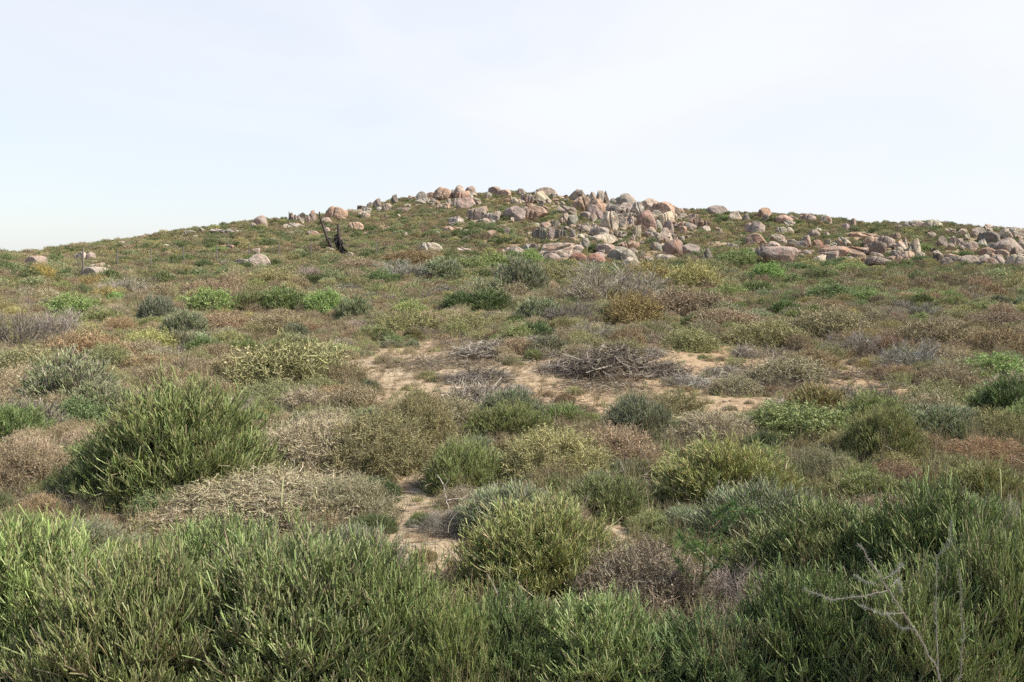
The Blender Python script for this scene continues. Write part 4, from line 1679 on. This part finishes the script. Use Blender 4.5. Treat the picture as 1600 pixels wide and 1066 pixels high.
fx = [(130, 437), (184, 424), (237, 419), (288, 415), (339, 410), (389, 407), (437, 404), (486, 401), (536, 404), (588, 402)]
fence = bpy.data.objects.new('wire_fence', None)
COL.objects.link(fence)
fpts = []
for i, (x, y) in enumerate(fx):
    P = at(x, y)
    fpts.append(P)
fence.location = Vector(fpts[0])
RS = np.random.default_rng(3)
for P in fpts:
    l = P - fpts[0]; t = RS.normal(size=2) * .03
    me = tube_mesh('post', [l - np.array([0, 0, .2]), l + np.array([t[0] * .5, t[1] * .5, .7]), l + np.array([t[0], t[1], 1.75])], .06, .05, M_POST)
    c = bpy.data.objects.new('post', me); COL.objects.link(c); c.parent = fence
for hgt in (.35, .7, 1.05, 1.35):
    path = []
    for a, b in zip(fpts[:-1], fpts[1:]):
        for f in (0, .5):
            q = a * (1 - f) + b * f - fpts[0]
            path.append(q + np.array([0, 0, hgt - (.03 if f else 0)]))
    path.append(fpts[-1] - fpts[0] + np.array([0, 0, hgt]))
    me = tube_mesh('wire', path, .005, .005, M_WIRE, 4)
    c = bpy.data.objects.new('wire', me); COL.objects.link(c); c.parent = fence
finish(fence, 'thin wire fence on widely spaced grey posts crossing the lower left slope', 'fence')


# ------------------------------------------------------------------ two charred dead aloes
def dead_aloe(foot, pix, skirts, lab, crown=None, r0=.17):
    r0 *= 1.6
    base = at(*foot)
    d0 = base[1]
    root = bpy.data.objects.new('dead_tree', None); COL.objects.link(root); root.location = Vector(base)
    path = []
    for (x, y) in pix:
        d = ray(x, y); q = d * (d0 / d[1]); q[2] += CAMH
        path.append(q - base)
    path[0][2] = -.2
    me = tube_mesh('trunk', path, r0, r0 * .35, M_TRUNK, 8)
    c = bpy.data.objects.new('trunk', me); COL.objects.link(c); c.parent = root
    R = np.random.default_rng(int(foot[0]))
    for (x0, y0, x1, y1, wpx, n) in skirts:      # hanging charred leaves around the stem
        a = ray(x0, y0) * (d0 / ray(x0, y0)[1]); a[2] += CAMH; b = ray(x1, y1) * (d0 / ray(x1, y1)[1]); b[2] += CAMH
        a -= base; b -= base
        f = R.uniform(0, 1, (n, 1)); pos = a * (1 - f) + b * f
        wm = wpx / F * d0
        off = R.normal(size=(n, 3)) * np.array([1, 1, .2]) * wm * .16
        dd = norm(off + np.array([0, 0, -.25]) + R.normal(size=(n, 3)) * .15)
        P, _ = path_from(R, pos + off * .3, dd, R.uniform(.4, 1.1, n) * wm * .9, 4, .1, -.28)
        V, q, C = tubes(P, np.full(n, .075), np.ones((n, 3)), 2, .2)
        me = make_mesh('dead_leaves', V, q, None, M_CHAR)
        c = bpy.data.objects.new('dead_leaves', me); COL.objects.link(c); c.parent = root
    if crown:
        x, y, wpx, hpx, n = crown
        a = ray(x, y) * (d0 / ray(x, y)[1]); a[2] += CAMH; a -= base
        pos = a + R.normal(size=(n, 3)) * np.array([wpx, wpx, hpx]) / F * d0 * .3
        P, _ = path_from(R, pos, runit(R, n), R.uniform(.15, .4, n), 3, .2, .05)
        V, q, C = tubes(P, np.full(n, .018), np.tile(np.array([[.12, .12, .07]]), (n, 1)), 2, .3)
        me = make_mesh('crown', V, q, C, M_DRY)
        c = bpy.data.objects.new('crown', me); COL.objects.link(c); c.parent = root
        c['tint'] = [1.0, 1.0, 1.0]
    finish(root, lab, 'dead tree', 'charred dead aloes')


dead_aloe((521, 392), [(521, 392), (517, 384), (511, 372), (507, 360), (503, 348), (500, 340), (499, 331)], [(512, 372, 518, 388, 9, 90)],
          'tall thin leaning dead stem with a charred tuft at its foot and scruffy top', (500, 346, 8, 18, 90), .14)
dead_aloe((535, 404), [(535, 404), (533, 390), (530, 372), (528, 350)], [(527, 366, 527, 380, 12, 120), (531, 375, 536, 399, 15, 220)],
          'shorter thick charred dead stem with shaggy black skirts and a bare spike', None, .20)


# ------------------------------------------------------------------ near details: dead stick, hairy grey branch, young green plant
def branch_obj(name, root_px, polys, mat_cols, label, cat, hairs=None, dist=None, tint=(1, 1, 1)):
    """a branching dead stick: polylines given as photo points with their own distance, built at real size"""
    base = at(*root_px)
    if dist:
        d = ray(*root_px); base = d * (dist / d[1]); base[2] = float(terrain(base[0], base[1]))
    parts = []; hp = []
    R = np.random.default_rng(int(root_px[0]))
    for (r, dz, pts_) in polys:
        P = []
        for (x, y, dd) in pts_:
            d = ray(x, y); q = d * ((base[1] + dd) / d[1]); q[2] += CAMH
            P.append(q - base)
        P = np.array(P)
        # resample with slight wander
        t = np.linspace(0, len(P) - 1, 4 * (len(P) - 1) + 1); k = np.minimum(t.astype(int), len(P) - 2); f = (t - k)[:, None]
        Q = P[k] * (1 - f) + P[k + 1] * f
        Q[1:-1] += R.normal(size=Q[1:-1].shape) * r * .6
        parts.append(tubes(Q[None], np.array([r]), np.array([mat_cols[0]]), 6, dz)); hp.append(Q)
    V, q, C = merge(parts)
    me = make_mesh(name, V, q, C, M_DRY)
    if hairs is None:
        o = bpy.data.objects.new(name, me); COL.objects.link(o); o.location = Vector(base); o['tint'] = list(tint)
    else:
        o = bpy.data.objects.new(name, None); COL.objects.link(o); o.location = Vector(base)
        c = bpy.data.objects.new('stem', me); COL.objects.link(c); c.parent = o; c['tint'] = list(tint)
        n, ln, rad_, cols = hairs
        S0 = []; D0 = []
        for Q in hp:
            m = int(n * len(Q) / sum(len(z) for z in hp))
            t = R.uniform(len(Q) * .15, len(Q) - 1.001, m); k = t.astype(int); f = (t - k)[:, None]
            S0.append(Q[k] * (1 - f) + Q[k + 1] * f); D0.append(norm(Q[k + 1] - Q[k]))
        S0 = np.concatenate(S0); D0 = np.concatenate(D0)
        P, _ = path_from(R, S0, norm(D0 * .7 + runit(R, len(S0))), ln * R.uniform(.4, 1.3, len(S0)), 3, .2, .03)
        V, q, C = tubes(P, np.full(len(S0), rad_), np.array(cols)[R.integers(0, len(cols), len(S0))], 2, .4)
        me = make_mesh('leaflets', V, q, C, M_PLANT)
        c = bpy.data.objects.new('leaflets', me); COL.objects.link(c); c.parent = o; c['tint'] = list(tint)
    finish(o, label, cat)
    return o


branch_obj('dead_stick', (703, 802), [
    (.006, .5, [(703, 802, 0), (698, 785, 0), (694, 760, 0), (686, 745, .02)]),
    (.0035, .4, [(694, 762, 0), (699, 752, 0), (703, 744, -.03)]),
    (.0045, .4, [(698, 782, 0), (714, 779, .02), (727, 781, .03), (731, 768, .03)]),
    (.003, .4, [(726, 781, .03), (735, 772, .02)]), (.003, .4, [(686, 747, 0), (682, 741, .02)])],
    [(.50, .44, .38)], 'pale forked dead stick standing up beside the sandy path', 'stick')
WEB = [(.30, .32, .26), (.24, .26, .22), (.36, .37, .32)]
branch_obj('hairy_branch', (1480, 1120), [
    (.0036, .5, [(1480, 1120, 0), (1466, 1050, .02), (1440, 1000, .03), (1412, 958, .02), (1390, 925, 0), (1372, 893, -.02), (1340, 850, -.03)]),
    (.0020, .4, [(1388, 922, 0), (1350, 932, -.05), (1300, 937, -.08), (1255, 920, -.1)]),
    (.0018, .4, [(1412, 958, 0), (1380, 960, -.04), (1345, 945, -.06)]),
    (.0018, .4, [(1380, 905, 0), (1402, 892, .03), (1410, 880, .05)]),
    (.0018, .4, [(1376, 915, 0), (1350, 908, .03), (1336, 900, .05)]),
    (.0018, .4, [(1392, 918, 0), (1404, 905, .04), (1408, 925, .05)]),
    (.0018, .4, [(1430, 985, 0), (1405, 980, .03), (1385, 960, .05)]),
    (.0018, .5, [(1466, 1060, .1), (1464, 1000, .2), (1462, 940, .25), (1464, 868, .3), (1484, 850, .3), (1486, 815, .3)]),
    (.0018, .5, [(1470, 1110, -.1), (1500, 1060, -.1), (1505, 990, -.1), (1498, 890, -.1)])],
    [(.20, .175, .15)], 'hairy grey silver-leaved branch reaching up in the near right corner', 'branch', (2600, .014, .0006, WEB), dist=3.6)
branch_obj('young_plant', (1085, 985), [
    (.0065, .5, [(1085, 985, 0), (1088, 940, 0), (1098, 905, 0), (1100, 870, 0), (1108, 830, 0), (1118, 800, 0)]),
    (.0035, .4, [(1092, 925, 0), (1070, 895, .04), (1055, 870, .06)]),
    (.0035, .4, [(1098, 905, 0), (1122, 880, -.05), (1135, 858, -.06)]),
    (.0035, .4, [(1100, 880, 0), (1084, 850, -.05), (1080, 825, -.05)]),
    (.0035, .4, [(1104, 850, 0), (1130, 828, .05), (1150, 805, .06)]),
    (.0030, .4, [(1110, 825, 0), (1140, 800, .05), (1165, 795, .08), (1185, 800, .08)]),
    (.0030, .4, [(1112, 815, 0), (1130, 795, -.04), (1146, 786, -.05)]),
    (.0030, .4, [(1100, 870, 0), (1068, 845, .03), (1062, 835, .03)])],
    [(.24, .13, .09)], 'young dark green needle-leaved plant with a red stem in the mauve tangle', 'plant', (1500, .045, .0021, [(.10, .19, .055), (.075, .155, .05), (.17, .23, .07)]))
for i in range(0):
    pass

tot = sum(len(o.data.polygons) for o in bpy.data.objects if o.type == 'MESH')
print('objects', len(bpy.data.objects))
